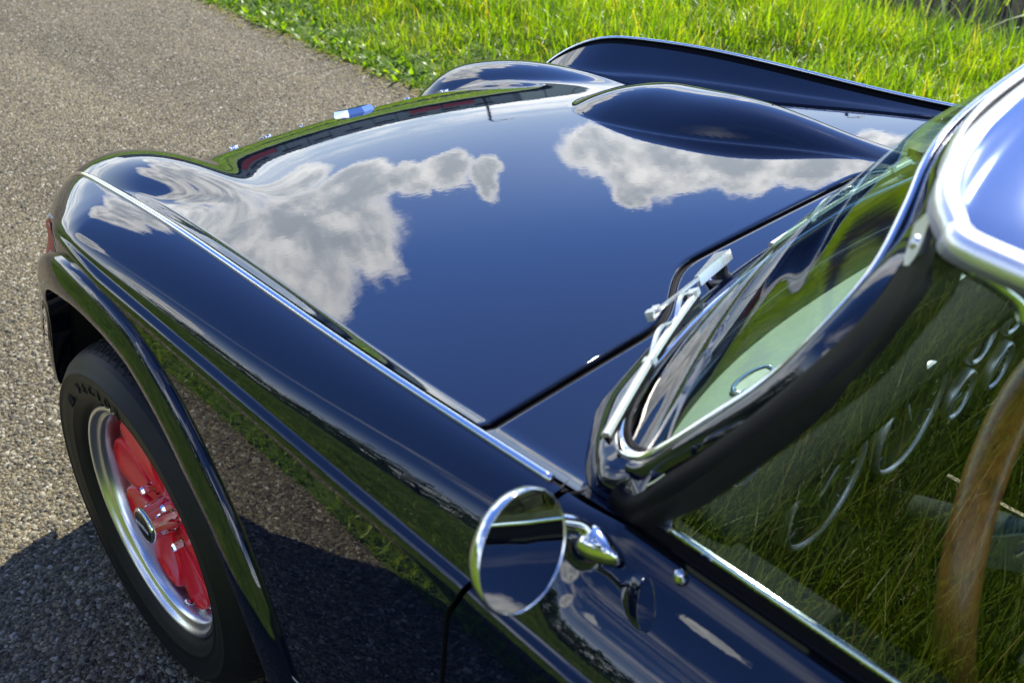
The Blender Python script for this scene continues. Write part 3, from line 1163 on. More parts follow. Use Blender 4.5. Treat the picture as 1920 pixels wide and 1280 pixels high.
def build_doors():
    for side in (-1, 1):
        m = np.array([side * -1.0, 1, 1])       # written for the left side
        n = 110
        Y0 = np.linspace(-.80, -1.85, n)
        X, Z = fender_section(np.full(n, -.9))
        X = X + np.interp(Y0, [-1.85, -.9, -.8], [.008, .008, 0])[:, None] * np.linspace(1, 0, X.shape[1])[None] ** 3
        Z = Z.copy()
        w = S5((-.80 - Y0) / .08)
        ph = np.linspace(0, R(86), NU)
        xbd = .6505 + (.640 - .6505) * w
        zbd = .9325 + (.929 - .9325) * w
        pw = 1.08 + (1.55 - 1.08) * w
        for i in range(n):
            xe, ze = X[i, NU - 1], Z[i, NU - 1]
            X[i, :NU] = xbd[i] + (xe - xbd[i]) * (np.sin(ph) / math.sin(R(86))) ** pw[i]
            Z[i, :NU] = ze + (zbd[i] - ze) * np.cos(ph) ** pw[i]
        Yg = np.repeat(Y0[:, None], X.shape[1], 1)
        ye = door_gap(Z[0]) - .007
        u = np.linspace(0, 1, n)
        Yg = Yg + (1 - np.clip(u / .3, 0, 1))[:, None] ** 2 * (ye[None] - (-.80))
        P = np.stack([-X, Yg, Z], -1)
        d = grid('door', P * m, PAINT, car, flip=side > 0)
        e = P[0]
        e2 = e + [.02, -.006, -.004]
        mesh('door_return_edge', np.r_[e, e2] * m, [(i, i + 1, len(e) + i + 1, len(e) + i) for i in range(len(e) - 1)], DARK, d)
        # inner top of the door, waist seal and bright waist strip
        ys = np.linspace(-.862, -1.85, 60)
        xb = np.full(60, -.6405)
        zt = np.full(60, .9295)
        rows = [np.stack([xb + dx, ys, zt + dz], -1) for dx, dz in ((-.003, .000), (.001, .0015), (.004, -.003), (.007, -.004), (.0085, .004), (.011, .008), (.015, .009), (.019, .006), (.05, .004), (.07, -.02), (.075, -.3))]
        grid('door_capping', np.array(rows) * m, VINYL, d, flip=side < 0)
        V, F = sweep(np.stack([xb + .0135, ys - .03, zt + .0115], -1) * m, circ(.003, 8, 1, 1.2), (0, 0, 1))
        mesh('waist_strip', V, F, CHROME, d)
        for yy in (-.926, -1.30, -1.65):
            V, F = lathe([(0, .0062), (.003, .0060), (.005, .0045), (.0066, .0042), (.0080, .0034), (.0088, .0018), (.0089, 0)], 20, (-.4, 0, .92), (-.6500, yy, .9265))
            mesh('hood_stud', V * m, F, CHROME, d)
        # side pane up to the roof rail
        outc = resample(catmull(np.array(A_OUT[1:9]), 10), 40)
        fe = outc + [.012, -.010, 0]
        nr = 24
        rows = []
        for t in np.linspace(0, 1, nr):
            z = .940 + (1.236 - .940) * t
            yf = np.interp(z, fe[:, 2], fe[:, 1])
            xf = -.6305 + (.6305 - .582) * t
            y = np.linspace(yf, -1.84 + .12 * t, 30)
            xx = np.full(30, xf)
            rows.append(np.stack([xx, y, np.full(30, z)], -1))
        grid('side_pane', np.array(rows) * m, GLASS, d, flip=side < 0)
    return


build_doors()


def build_rear():
    ys = np.r_[np.linspace(-1.855, -2.2, 10), np.linspace(-2.25, -3.05, 24)]
    rows = []
    for y in ys:
        k = np.clip((-1.9 - y) / 1.15, 0, 1)
        zt = .955 - .10 * k ** 2
        hw = .688 - .10 * k ** 3
        xs_top = np.linspace(0, hw - .05, 14)
        ztop = zt + .012 - .02 * (xs_top / hw) ** 2
        ph = np.linspace(0, R(90), 10)
        xa = hw - .05 + .055 * np.sin(ph)
        za = zt - .010 - .12 * (1 - np.cos(ph))
        zl = np.linspace(za[-1] - .02, .2 + .1 * k, 12)
        xl = np.interp(zl, [.16, .22, .30, .42, .52, .62, .70, .84], [.640, .668, .695, .709, .714, .713, .709, hw + .005]) - .10 * k ** 3
        rows.append(np.stack([np.r_[xs_top, xa, xl], np.full(36, y), np.r_[ztop, za, zl]], -1))
    P = np.array(rows)
    full = np.concatenate([P[:, ::-1] * [-1, 1, 1], P[:, 1:]], 1)
    rb = grid('rear_body', full, PAINT, car, flip=True)
    tail = full[-1]
    mesh('tail_panel', np.r_[tail, [tail.mean(0)]], [(i, i + 1, len(tail)) for i in range(len(tail) - 1)], PAINT, rb)
    for side in (-1, 1):
        V, F = lathe([(0, .33), (.010, .34), (.012, .345), (.0, .36)], 48, (side, 0, 0), (side * .715, -2.238, .33))
        mesh('wheel_arch_lip', V, F, PAINT, rb)
        V, F = box((side * .655, -2.85, .68), (.05, .05, .16))
        mesh('tail_lamp', V, F, REDPRINT, rb)
    V, F = sweep(catmull([(-.62, -2.95, .47), (-.5, -3.10, .47), (0, -3.15, .47), (.5, -3.10, .47), (.62, -2.95, .47)], 8), circ(.04, 10, .5, 1.2), (0, 0, 1))
    mesh('rear_bumper', V, F, CHROME, car)
    # floor and sills close the underside
    fl = MB()
    fl.add(*box((0, -1.2, .18), (1.24, 3.4, .03)))
    fl.add(*box((0, -.30, .50), (.76, .9, .5)), smooth=False)
    fl.add(*box((0, -2.6, .45), (1.1, .85, .5)), smooth=False)
    fl.build('underbody', DARK, car)
    # nose: grille panel, lamps, bumper
    V, F = box((0, .47, .50), (.98, .05, .24))
    nz = mesh('nose_panel', V, F, PAINT, car, smooth=False)
    for k in range(9):
        V, F = box((0, .500, .41 + k * .020), (.78, .012, .006))
        mesh('grille_bar', V, F, SATIN, nz, smooth=False)
    for side in (-1, 1):
        V, F = lathe([(0, .095), (.02, .094), (.024, .088), (.016, .084), (.034, .06), (.044, .03), (.047, 0)], 40, (0, 1, 0), (side * .42, .515, .60))
        mesh('headlamp', V, F, CHROME, nz)
    P = catmull([(-.50, .50, .45), (-.44, .56, .45), (-.3, .60, .45), (0, .615, .45), (.3, .60, .45), (.44, .56, .45), (.50, .50, .45)], 10)
    V, F = sweep(P, circ(.040, 14, .42, 1.0), (0, 0, 1))
    mesh('front_bumper', V, F, CHROME, car)


build_rear()

# ------------------------------------------------------------------ wheels


def text_mesh(body, size, extrude, mat=None, bevel=0.0, align='CENTER', res=3):
    cu = bpy.data.curves.new('text', 'FONT')
    cu.body = body
    cu.size = size
    cu.extrude = extrude
    cu.bevel_depth = bevel
    cu.resolution_u = res
    cu.align_x = align
    tmp = bpy.data.objects.new('tmp', cu)
    COL.objects.link(tmp)
    dg = bpy.context.evaluated_depsgraph_get()
    me = bpy.data.meshes.new_from_object(tmp.evaluated_get(dg))
    bpy.data.objects.remove(tmp)
    me.materials.clear()
    if mat:
        me.materials.append(mat)
    return me


def build_wheel(loc, steer=0.0):
    w = empty('wheel', loc, car)
    w.rotation_euler = (0, 0, steer)
    # tyre; a = distance inward from the lip plane
    prof = [(.020, .196), (.014, .203), (.006, .2105), (-.002, .217), (-.0085, .225), (-.0125, .233), (-.0140, .2345), (-.0140, .2365), (-.0130, .238), (-.0165, .248), (-.018, .260), (-.0175, .270), (-.019, .2715), (-.019, .2740), (-.0170, .2755), (-.011, .284), (-.005, .2905)]
    sh = [(-.001, .2950), (.006, .2995), (.013, .3030), (.021, .3058), (.028, .3078), (.035, .3092), (.038, .3095), (.0385, .3040), (.0455, .3040), (.046, .3105), (.055, .3112), (.064, .3117), (.0645, .3055), (.0715, .3055), (.072, .3120), (.082, .3122)]
    nsh = len(prof)
    P = prof + sh
    P = P + [(.164 - a, r) for a, r in P[::-1][1:]]
    P = np.array(P)
    NA = 72 * 6
    ang = np.linspace(0, 2 * np.pi, NA, endpoint=False)
    a = np.repeat(P[:, :1], NA, 1)
    r = np.repeat(P[:, 1:], NA, 1)
    A = np.repeat(ang[None], len(P), 0)
    ax = np.abs(a - .082)
    tread = (r > .2945)
    # lateral grooves, slanted, broken at the rib
    fr = (A / (2 * np.pi) * 72 + (a - .082) * np.where(ax > .04, 22, 45)) % 1.0
    groove = tread & (fr < .17) & (ax > .012) & (ax < .069)
    r = r - np.where(groove, .0032, 0)
    sipe = tread & (np.abs(fr - .58) < .085) & (ax > .048) & (ax < .075)
    r = r - np.where(sipe, .0012, 0)
    V = np.stack([a, r * np.cos(A), r * np.sin(A)], -1).reshape(-1, 3)
    me = bpy.data.meshes.new('tyre')
    me.from_pydata(V.tolist(), [], grid_faces(len(P), NA, close_m=True))
    sm = np.ones(len(me.polygons), bool)
    sm = sm.reshape(len(P) - 1, NA)
    sm[nsh - 1:len(P) - nsh] = False
    me.polygons.foreach_set('use_smooth', sm.ravel())
    link('tyre', me, RUBBER, w)
    # raised word on the sidewall
    for word, rad, a0, da, size, h in (("VECTOR", .250, 57.2, 7.2, .0250, .0012), ("M+S", .2245, 72, 5.0, .012, .0010)):
        for i, ch in enumerate(word):
            th = R(a0 + i * da)
            lm = text_mesh(ch, size, .0011, RUBBER, .0003)
            o = link('sidewall_letter', lm, None, w)
            ey = np.array([0, math.cos(th), math.sin(th)])
            ex = np.array([0, -math.sin(th), math.cos(th)])
            ez = np.array([-1.0, 0, 0])
            ex = np.cross(ey, ez)
            p = ey * (rad - size * .36) + np.array([-.0175 if rad > .23 else -.0082, 0, 0])
            o.matrix_local = Matrix(((ex[0], ey[0], ez[0], p[0]), (ex[1], ey[1], ez[1], p[1]), (ex[2], ey[2], ez[2], p[2]), (0, 0, 0, 1)))
    for k in range(5):
        th = R(36 + k * 1.5)
        V, F = box((-.0160, .2455 * math.cos(th), .2455 * math.sin(th)), (.003, .002, .020), [[1, 0, 0], [0, -math.sin(th), math.cos(th)], [0, math.cos(th), math.sin(th)]])
        mesh('sidewall_rib', V, F, RUBBER, w, smooth=False)
    # polished lip and barrel
    rp = [(.018, .213), (.006, .2120), (.0015, .2100), (-.0005, .2070), (.0010, .2035), (.0040, .2012), (.0075, .1992), (.0105, .1962), (.0125, .1915), (.0145, .1888), (.024, .1868), (.042, .1852), (.047, .1842), (.049, .181)]
    V, F = lathe(rp, 128, (1, 0, 0))
    mesh('rim', V, F, ALU, w)
    V, F = lathe([(.048, .1840), (.051, .181), (.056, .174), (.066, .164), (.09, .150), (.12, .140)], 96, (1, 0, 0))
    mesh('inner_dish', V, F, RED, w)
    # eight leaf-shaped spokes: narrow at the hub, broad and round towards the dish
    for k in range(8):
        th = k * np.pi / 4 + R(12)
        er = np.array([0, math.cos(th), math.sin(th)])
        et = np.array([0, -math.sin(th), math.cos(th)])
        rows = []
        for t in np.linspace(0, 1, 22):
            rad = .040 + .134 * t
            half = .0130 + .0360 * S5(t / .74) if t < .78 else .0490 * math.sqrt(max(0, 1 - ((t - .78) / .22) ** 2)) + .0005
            x0 = .036 - .008 * t
            prof_ = [(-1.0, .028), (-1.0, .008), (-.965, .0025), (-.90, .0), (-.6, .0040), (0, .0065), (.6, .0040), (.90, .0), (.965, .0025), (1.0, .008), (1.0, .028)]
            rows.append([er * rad + et * half * s_ + np.array([x0 + d_, 0, 0]) for s_, d_ in prof_])
        grid('spoke', np.array(rows), RED, w, flip=True)
    V, F = lathe([(.064, .178), (.0655, .16), (.0655, .03)], 96, (1, 0, 0))
    mesh('wheel_disc', V, F, RED, w)
    V, F = lathe([(.064, .072), (.046, .066), (.041, .062), (.041, .0)], 64, (1, 0, 0))
    mesh('hub_face', V, F, RED, w)
    V, F = lathe([(.042, .033), (.014, .0315), (.002, .0310), (-.005, .0320), (-.007, .0305), (-.0075, .0275)], 48, (1, 0, 0))
    hc = mesh('hub_cap', V, F, CHROME, w)
    V, F = lathe([(-.0070, .0285), (-.0085, .018), (-.0090, 0)], 48, (1, 0, 0))
    mesh('cap_emblem', V, F, BLACKPRINT, hc)
    lm = text_mesh('minilite', .0145, .0003, WHITEPRINT)
    o = link('cap_lettering', lm, None, hc)
    o.matrix_local = Matrix(((0, 0, -1, -.0092), (-1, 0, 0, 0), (0, 1, 0, -.0035), (0, 0, 0, 1)))
    for k in range(4):
        th = k * np.pi / 2 + R(34)
        c = (.018, .055 * math.cos(th), .055 * math.sin(th))
        V, F = lathe([(.026, .0100), (.020, .0100), (.018, .0078), (.002, .0075), (-.002, .0055), (-.003, 0)], 6, (1, 0, 0), c)
        mesh('lug_nut', V, F, CHROME, w, smooth=False)
    th = R(-109)
    d = np.array([0, math.cos(th), math.sin(th)])
    vm = MB()
    vm.add(*lathe([(0, .0055), (.006, .0055), (.0065, .004), (.018, .0036), (.0185, .0052), (.031, .0050), (.032, .0040), (.032, 0)], 16, -d * .55 + np.array([-1, 0, 0]) * .84, d * .181 + np.array([.045, 0, 0])))
    vm.build('valve', CHROME, w)
    return w


wheel = build_wheel((-.694, .035, .312), -.018)


def copy_tree(o, parent=None):
    c = o.copy()
    COL.objects.link(c)
    if parent is not None:
        c.parent = parent
    for ch in list(o.children):
        copy_tree(ch, c)
    return c


for loc, rz in (((.694, .035, .312), math.pi - .018), ((-.694, -2.238, .312), 0.0), ((.694, -2.238, .312), math.pi)):
    c = copy_tree(wheel, car)
    c.location = loc
    c.rotation_euler = (0, 0, rz)


# ------------------------------------------------------------------ prints on the wing
def panel_patch(name, yz, mat, parent, lift):
    """a thin printed film that follows the left wing skin; yz outline polygon"""
    yz = np.array(yz, float)
    # subdivide outline and fan from its centre in rings
    pts = []
    for i in range(len(yz)):
        p, q = yz[i], yz[(i + 1) % len(yz)]
        for t in np.linspace(0, 1, 8, endpoint=False):
            pts.append(p * (1 - t) + q * t)
    pts = np.array(pts)
    c = pts.mean(0)
    rings = [c + (pts - c) * k for k in (1, .66, .33, .02)]
    V = []
    for rg in rings:
        V.append(np.stack([-skin_x(rg[:, 0], rg[:, 1]) - lift, rg[:, 0], rg[:, 1]], -1))
    return grid(name, np.array(V), mat, parent, close_m=True)


def skin_x(y, z):
    out = []
    for yy, z_ in zip(y, z):
        X, Z = fender_section(np.array([yy]))
        o = np.argsort(Z[0])
        out.append(np.interp(z_, Z[0][o], X[0][o]))
    return np.array(out)


DECAL = [(.165, .822), (.140, .808), (.130, .796), (.148, .787), (.120, .781), (.126, .768), (.160, .767), (.19, .758), (.25, .715), (.29, .725), (.265, .775), (.21, .808)]
DC = np.mean(DECAL, 0)
panel_patch('sticker', DECAL, WHITEPRINT, fen_l, .0006)
panel_patch('sticker', [(DC[0] + (p[0] - DC[0]) * .86, DC[1] + (p[1] - DC[1]) * .84) for p in DECAL], REDPRINT, fen_l, .0011)
panel_patch('pennant_sticker', [(-.4159, .4241), (-.455, .310), (-.528, .4235)], WHITEPRINT, fen_l, .0006)
panel_patch('pennant_sticker', [(-.4205, .4195), (-.456, .319), (-.518, .4190)], BLACKPRINT, fen_l, .0010)
panel_patch('pennant_sticker', [(-.434, .410), (-.458, .335), (-.500, .4090)], WHITEPRINT, fen_l, .0014)
panel_patch('pennant_sticker', [(-.4455, .4085), (-.4495, .396), (-.462, .4085)], REDPRINT, fen_l, .0018)


# ------------------------------------------------------------------ door mirror
def build_mirror(side):
    root = empty('door_mirror', parent=car)
    m = np.array([-side, 1, 1.0])
    n = np.array([.064, -.955, .29])
    n /= np.linalg.norm(n)
    c = np.array([-.770, -.863, .988])
    rr = .0465
    V, F = lathe([(.0032, rr), (.0046, rr - .0004), (.0050, rr - .0012), (.0046, rr - .0018), (.0030, rr - .0020)], 72, n, c)
    V2, F2 = lathe([(.0035, rr), (.0, rr + .0005), (-.006, rr - .002), (-.016, rr * .72), (-.021, rr * .35), (-.022, 0)], 72, n, c)
    mb = MB()
    mb.add(V * m, F)
    mb.add(V2 * m, F2)
    shell = mb.build('mirror_shell', CHROME, root)
    V, F = lathe([(.0040, rr - .0018), (.0043, rr * .6), (.0045, 0)], 72, n, c)
    mesh('mirror_glass', V * m, F, MIRROR, root)
    foot = np.array([-.6690, -.853, .9215])
    P = catmull([foot + [0, .004, .006], foot + [-.012, .014, .020], foot + [-.055, .026, .040], c - n * .019], 8)
    V, F = tube(P, .0058, n=12)
    mesh('mirror_arm', V * m, F, CHROME, root)
    # tear-drop foot
    t = np.array([-.40, 0, .92])
    t /= np.linalg.norm(t)
    fwd = np.array([0, -1, 0])
    sdv = np.cross(t, fwd)
    rows = []
    for h, k in ((-.004, 1.0), (.002, 1.0), (.006, .92), (.010, .72), (.013, .40), (.0138, .05)):
        ring = []
        for u in np.linspace(0, 2 * np.pi, 40, endpoint=False):
            L = .020 * (math.cos(u) + .16 * math.cos(2 * u))
            W = .0135 * math.sin(u) * (1 - .25 * math.cos(u))
            ring.append(foot + fwd * (L * k + .004) + sdv * W * k + t * h)
        rows.append(ring)
    grid('mirror_foot', np.array(rows) * m, CHROME, root, close_m=True, flip=False)
    return root


build_mirror(-1)


# ------------------------------------------------------------------ wipers
def build_wiper(pivot, joint, b0, b1):
    root = empty('wiper', parent=car)
    pv, jt, b0, b1 = (np.array(v, float) for v in (pivot, joint, b0, b1))
    up = np.array([0, .55, .83])
    # spindle
    V, F = lathe([(-.022, .0135), (.0, .0130), (.002, .0105), (.012, .0100), (.013, .0075), (.020, .0070), (.021, 0)], 20, (0, .25, .97), pv)
    mesh('spindle', V, F, BLACK, root)
    V, F = lathe([(0, .0165), (.004, .0165), (.005, .012)], 6, (0, .25, .97), pv + [0, 0, -.006])
    mesh('spindle_nut', V, F, SATIN, root, smooth=False)
    hd = pv + np.array([0, .005, .020])
    d = jt - hd
    L = np.linalg.norm(d)
    d /= L
    s = np.cross(d, up)
    s /= np.linalg.norm(s)
    # folded sheet head: a long triangle with turned-down flanges
    k0, k1 = hd - d * .014, hd + d * .072
    V = [k0 + s * .0105, k0 - s * .0105, k1 - s * .0026, k1 + s * .0026]
    V = [v + up * .004 for v in V]
    V += [v - up * .012 for v in V]
    mesh('arm_head', V, [(0, 1, 2, 3), (0, 4, 5, 1), (1, 5, 6, 2), (3, 7, 4, 0), (2, 6, 7, 3)], SATIN, root, smooth=False)
    P = catmull([k1 - d * .01, (k1 + jt) / 2 + up * .004, jt + up * .008], 8)
    V, F = sweep(P, [(-.0028, -.0014), (.0028, -.0014), (.0028, .0014), (-.0028, .0014)], up)
    mesh('arm', V, F, SATIN, root, smooth=False)
    # clip
    bd = b1 - b0
    bl = np.linalg.norm(bd)
    bd /= bl
    bs = np.cross(bd, up)
    bs /= np.linalg.norm(bs)
    M = np.stack([bd, bs, up], 1)
    cl = MB()
    cl.add(*box(jt + up * .008, (.024, .008, .007), M), smooth=False)
    cl.add(*box(jt + up * .012 + bd * .006, (.010, .0098, .0035), M), smooth=False)
    cl.add(*lathe([(-.008, .0028), (.008, .0028), (.008, 0)], 10, bs, jt + up * .010))
    cl.build('clip', SATIN, root)
    # blade: rubber, backing strip and stirrups, sprung in a shallow arc
    t = np.linspace(0, 1, 24)
    arc = b0[None] + bd[None] * bl * t[:, None] + up[None] * (.004 * np.sin(np.pi * t))[:, None]
    V, F = sweep(arc + up * -.001, [(-.0012, -.006), (.0012, -.006), (.0030, .001), (-.0030, .001)], up)
    mesh('blade_rubber', V, F, SEAL, root, smooth=False)
    V, F = sweep(arc + up * .002, [(-.0040, -.002), (.0040, -.002), (.0036, .002), (.0, .0032), (-.0036, .002)], up)
    mesh('blade_spine', V, F, BLADE, root, smooth=False)
    st = MB()
    tj = np.dot(jt - b0, bd) / bl
    for ta, tb in ((max(.03, tj - .30), tj), (tj, min(.97, tj + .30))):
        pa = b0 + bd * bl * ta + up * .005
        pb = b0 + bd * bl * tb + up * .005
        mid = (pa + pb) / 2 + up * .012
        V, F = sweep(catmull([pa, mid, pb], 8), [(-.0022, -.0012), (.0022, -.0012), (.0022, .0012), (-.0022, .0012)], up)
        st.add(V, F, False)
        st.add(*box(pa if ta < tj - .01 else pb, (.010, .012, .007), M), smooth=False)
    st.build('stirrup', SATIN, root)
    return root


build_wiper((-.232, -.662, .930), (-.415, -.707, .962), (-.338, -.702, .962), (-.604, -.803, .966))
build_wiper((.245, -.660, .930), (.030, -.676, .960), (-.175, -.690, .960), (.20, -.676, .962))


# washer jets and the dark pivot cap by the bulge
def small_bits():
    V, F = lathe([(0, .008), (.004, .008), (.007, .006), (.009, .003), (.009, 0)], 16, (0, 0, 1), (-.30, -.668, .925))
    mesh('washer_jet', V, F, BLACK, cowl)
    V, F = box((.262, -.660, .957), (.030, .022, .014))
    mesh('pivot_cap', V, F, BLACK, cowl, smooth=False)


small_bits()


# ------------------------------------------------------------------ cabin
def build_cabin():
    # padded top roll and dashboard
    xs = np.linspace(-.60, .60, 60)
    bow = .05 * (1 - (xs / .6) ** 2)
    rows = []
    for dy, z in ((.165, .896), (.13, .903), (.09, .914), (.06, .926), (.05, .929)):
        rows.append(np.stack([xs, -.925 + bow * (dy / .165) + dy, np.full(60, z)], -1))
    grid('dash_top', np.array(rows), DASHTOP, car, flip=True)
    roll = np.stack([xs, -.925 + bow * .15 + .022, np.full(60, .926)], -1)
    V, F = sweep(roll, circ(.017, 14, 2.3, 1.0), (0, 0, 1))
    mesh('dash_roll', V, F, VINYL, car)
    V, F = box((0, -.905, .811), (1.20, .02, .256))
    dash = mesh('dashboard', V, F, GREYPAD, car, smooth=False)
    gauges = [(-.400, .868, .066), (-.226, .868, .068), (-.078, .826, .031), (-.068, .902, .031), (.030, .902, .031), (.040, .815, .031)]
    for gx, gz, r in gauges:
        V, F = lathe([(0, r + .003), (.006, r + .0035), (.010, r + .002), (.0105, r - .0005), (.006, r - .0025)], 48, (0, -1, 0), (gx, -.915, gz))
        g = mesh('gauge_bezel', V, F, BEZEL, dash)
        V, F = disc((gx, -.9185, gz), (0, -1, 0), r, 40)
        mesh('gauge_face', V, F, DIAL, g)
        nd = MB()
        a = R(40 + 60 * (gx * 7 % 3))
        dv = np.array([math.cos(a), 0, math.sin(a)])
        nd.add(*sweep([np.array([gx, -.9205, gz]) - dv * r * .15, np.array([gx, -.9205, gz]) + dv * r * .8], circ(.0013, 6), (0, 1, 0.01)))
        for k in range(13):
            a = R(-40 + k * 260 / 12)
            dv = np.array([math.cos(a), 0, math.sin(a)])
            nd.add(*sweep([np.array([gx, -.9195, gz]) + dv * r * .78, np.array([gx, -.9195, gz]) + dv * r * .93], circ(.0010, 6), (0, 1, 0.01)))
        nd.build('gauge_marks', WHITEPRINT, g)
    for k in range(5):
        V, F = lathe([(0, .009), (.012, .008), (.02, .011), (.024, .008), (.024, 0)], 14, (0, -1, 0), (-.02 + k * .05, -.915, .755))
        mesh('switch_knob', V, F, BLACK, dash)
    V, F = box((.36, -.917, .83), (.34, .008, .13))
    mesh('glove_box_lid', V, F, VINYL, dash, smooth=False)
    for vx in (-.36, .36):
        vy = -.925 + .05 * (1 - (vx / .6) ** 2) * (.105 / .165) + .105
        ring = [(vx + .034 * math.cos(u), vy + .009 * math.sin(u), .9125) for u in np.linspace(0, 2 * np.pi, 36, endpoint=False)]
        V, F = tube(ring, .0022, n=8, closed=True)
        dv_ = mesh('demister_vent', V, F, CHROME, dash)
        V, F = box((vx, vy, .9105), (.056, .012, .004))
        mesh('vent_slot', V, F, BLACK, dv_, smooth=False)
    # steering wheel
    sw = empty('steering_wheel', parent=car)
    c = np.array([-.30, -1.10, .85])
    ti = R(19)
    e1 = np.array([1.0, 0, 0])
    e2 = np.array([0, math.sin(ti), math.cos(ti)])
    nn = np.cross(e1, e2)
    a = np.linspace(0, 2 * np.pi, 96, endpoint=False)
    ringp = c + .19 * (np.cos(a)[:, None] * e1 + np.sin(a)[:, None] * e2)
    V, F = sweep(ringp, circ(.0185, 14, 1.0, .9), nn, closed=True)
    mesh('wheel_rim', V, F, WOOD, sw)
    for k in (0, 2.0944, 4.18879):
        d = math.cos(k - np.pi / 2) * e1 + math.sin(k - np.pi / 2) * e2
        t = np.cross(nn, d)
        q0, q1 = c - nn * -.03 + d * .03, c + d * .185
        V = []
        for q, w_ in ((c + nn * .0 + d * .035, .020), (c + d * .11, .014), (c + d * .186, .013)):
            V += [q + t * w_ + nn * .0015, q - t * w_ + nn * .0015, q - t * w_ - nn * .0015, q + t * w_ - nn * .0015]
        F = []
        for s in range(2):
            b = s * 4
            F += [(b + i, b + (i + 1) % 4, b + 4 + (i + 1) % 4, b + 4 + i) for i in range(4)]
        mesh('wheel_spoke', V, F, SATIN, sw, smooth=False)
    V, F = lathe([(-.01, .045), (.008, .043), (.016, .034), (.020, .02), (.020, 0)], 40, -nn if nn[1] > 0 else nn, c)
    mesh('horn_push', V, F, BLACK, sw)
    cd_ = np.array([0, .92, -.30])
    V, F = lathe([(0, .028), (.05, .030), (.055, .024), (.20, .024)], 24, cd_, c + np.array([0, .01, -.005]))
    mesh('column_shroud', V, F, BLACK, sw)
    V, F = tube([c + [-.02, .06, -.02], c + [-.10, .055, .0], c + [-.155, .035, .01]], .004)
    mesh('indicator_stalk', V, F, CHROME, sw)
    # seats
    for sx in (-.31, .31):
        s = empty('seat', (sx, -1.45, 0), car)

        def pad(name, c, sz, tilt, parent):
            V, F = [], []
            n = 12
            u = np.linspace(-1, 1, n)
            rows = []
            for t in np.linspace(0, 2 * np.pi, 28, endpoint=False):
                ct, st_ = math.cos(t), math.sin(t)
                y = np.sign(ct) * abs(ct) ** .5 * sz[1] / 2
                z = np.sign(st_) * abs(st_) ** .5 * sz[2] / 2
                rows.append([(v * sz[0] / 2, y * (1 - .12 * abs(v) ** 6), z * (1 - .3 * abs(v) ** 6)) for v in u])
            P = np.array(rows)
            ca, sa = math.cos(tilt), math.sin(tilt)
            P = np.stack([P[..., 0], P[..., 1] * ca - P[..., 2] * sa, P[..., 1] * sa + P[..., 2] * ca], -1) + np.array(c)
            o = grid(name, P, VINYL, parent, close_n=True)
            for v in (-.5, 0, .5):
                rr = P[:, 0] * (1 - (v + 1) / 2) + P[:, -1] * ((v + 1) / 2)
            return o
        pad('seat_cushion', (0, .05, .42), (.46, .50, .14), R(6), s)
        pad('seat_back', (0, -.24, .70), (.46, .12, .56), R(14), s)
    V, F = box((0, -1.30, .40), (.16, .9, .22))
    tn = mesh('transmission_tunnel', V, F, VINYL, car, smooth=False)
    V, F = lathe([(0, .006), (.16, .006), (.165, .018), (.19, .020), (.20, .010), (.20, 0)], 18, (0, -.2, .98), (0, -1.12, .50))
    mesh('gear_lever', V, F, CHROME, tn)
    for side in (-1, 1):
        V, F = box((side * .62, -1.38, .68), (.03, .95, .50))
        d = mesh('door_trim', V, F, GREYPAD, car, smooth=False)
        V, F = tube([(side * .600, -1.25, .80), (side * .575, -1.27, .80), (side * .570, -1.34, .80)], .006)
        mesh('door_pull', V, F, CHROME, d)
    V, F = box((0, -1.95, .62), (1.25, .05, .60))
    mesh('rear_bulkhead', V, F, GREYPAD, car, smooth=False)
    V, F = box((0, -.80, .62), (1.22, .03, .56))
    mesh('front_bulkhead', V, F, DARK, car, smooth=False)
    # interior mirror hung from the header
    V, F = box((0, -.965, 1.165), (.19, .012, .045))
    im = mesh('rear_view_mirror', V, F, BLACK, car, smooth=False)
    V, F = tube([(0, -.955, 1.18), (0, -.93, 1.22)], .005)
    mesh('mirror_stem', V, F, CHROME, im)
    # toggle catches that hold the roof to the header
    for sgn in (-1, 1):
        V, F = tube(catmull([(sgn * .540, -1.022, 1.208), (sgn * .530, -1.038, 1.200), (sgn * .522, -1.054, 1.190), (sgn * .520, -1.062, 1.178)], 6), .007)
        mesh('roof_catch', V, F, CHROME, roof)


build_cabin()

# ------------------------------------------------------------------ vegetation


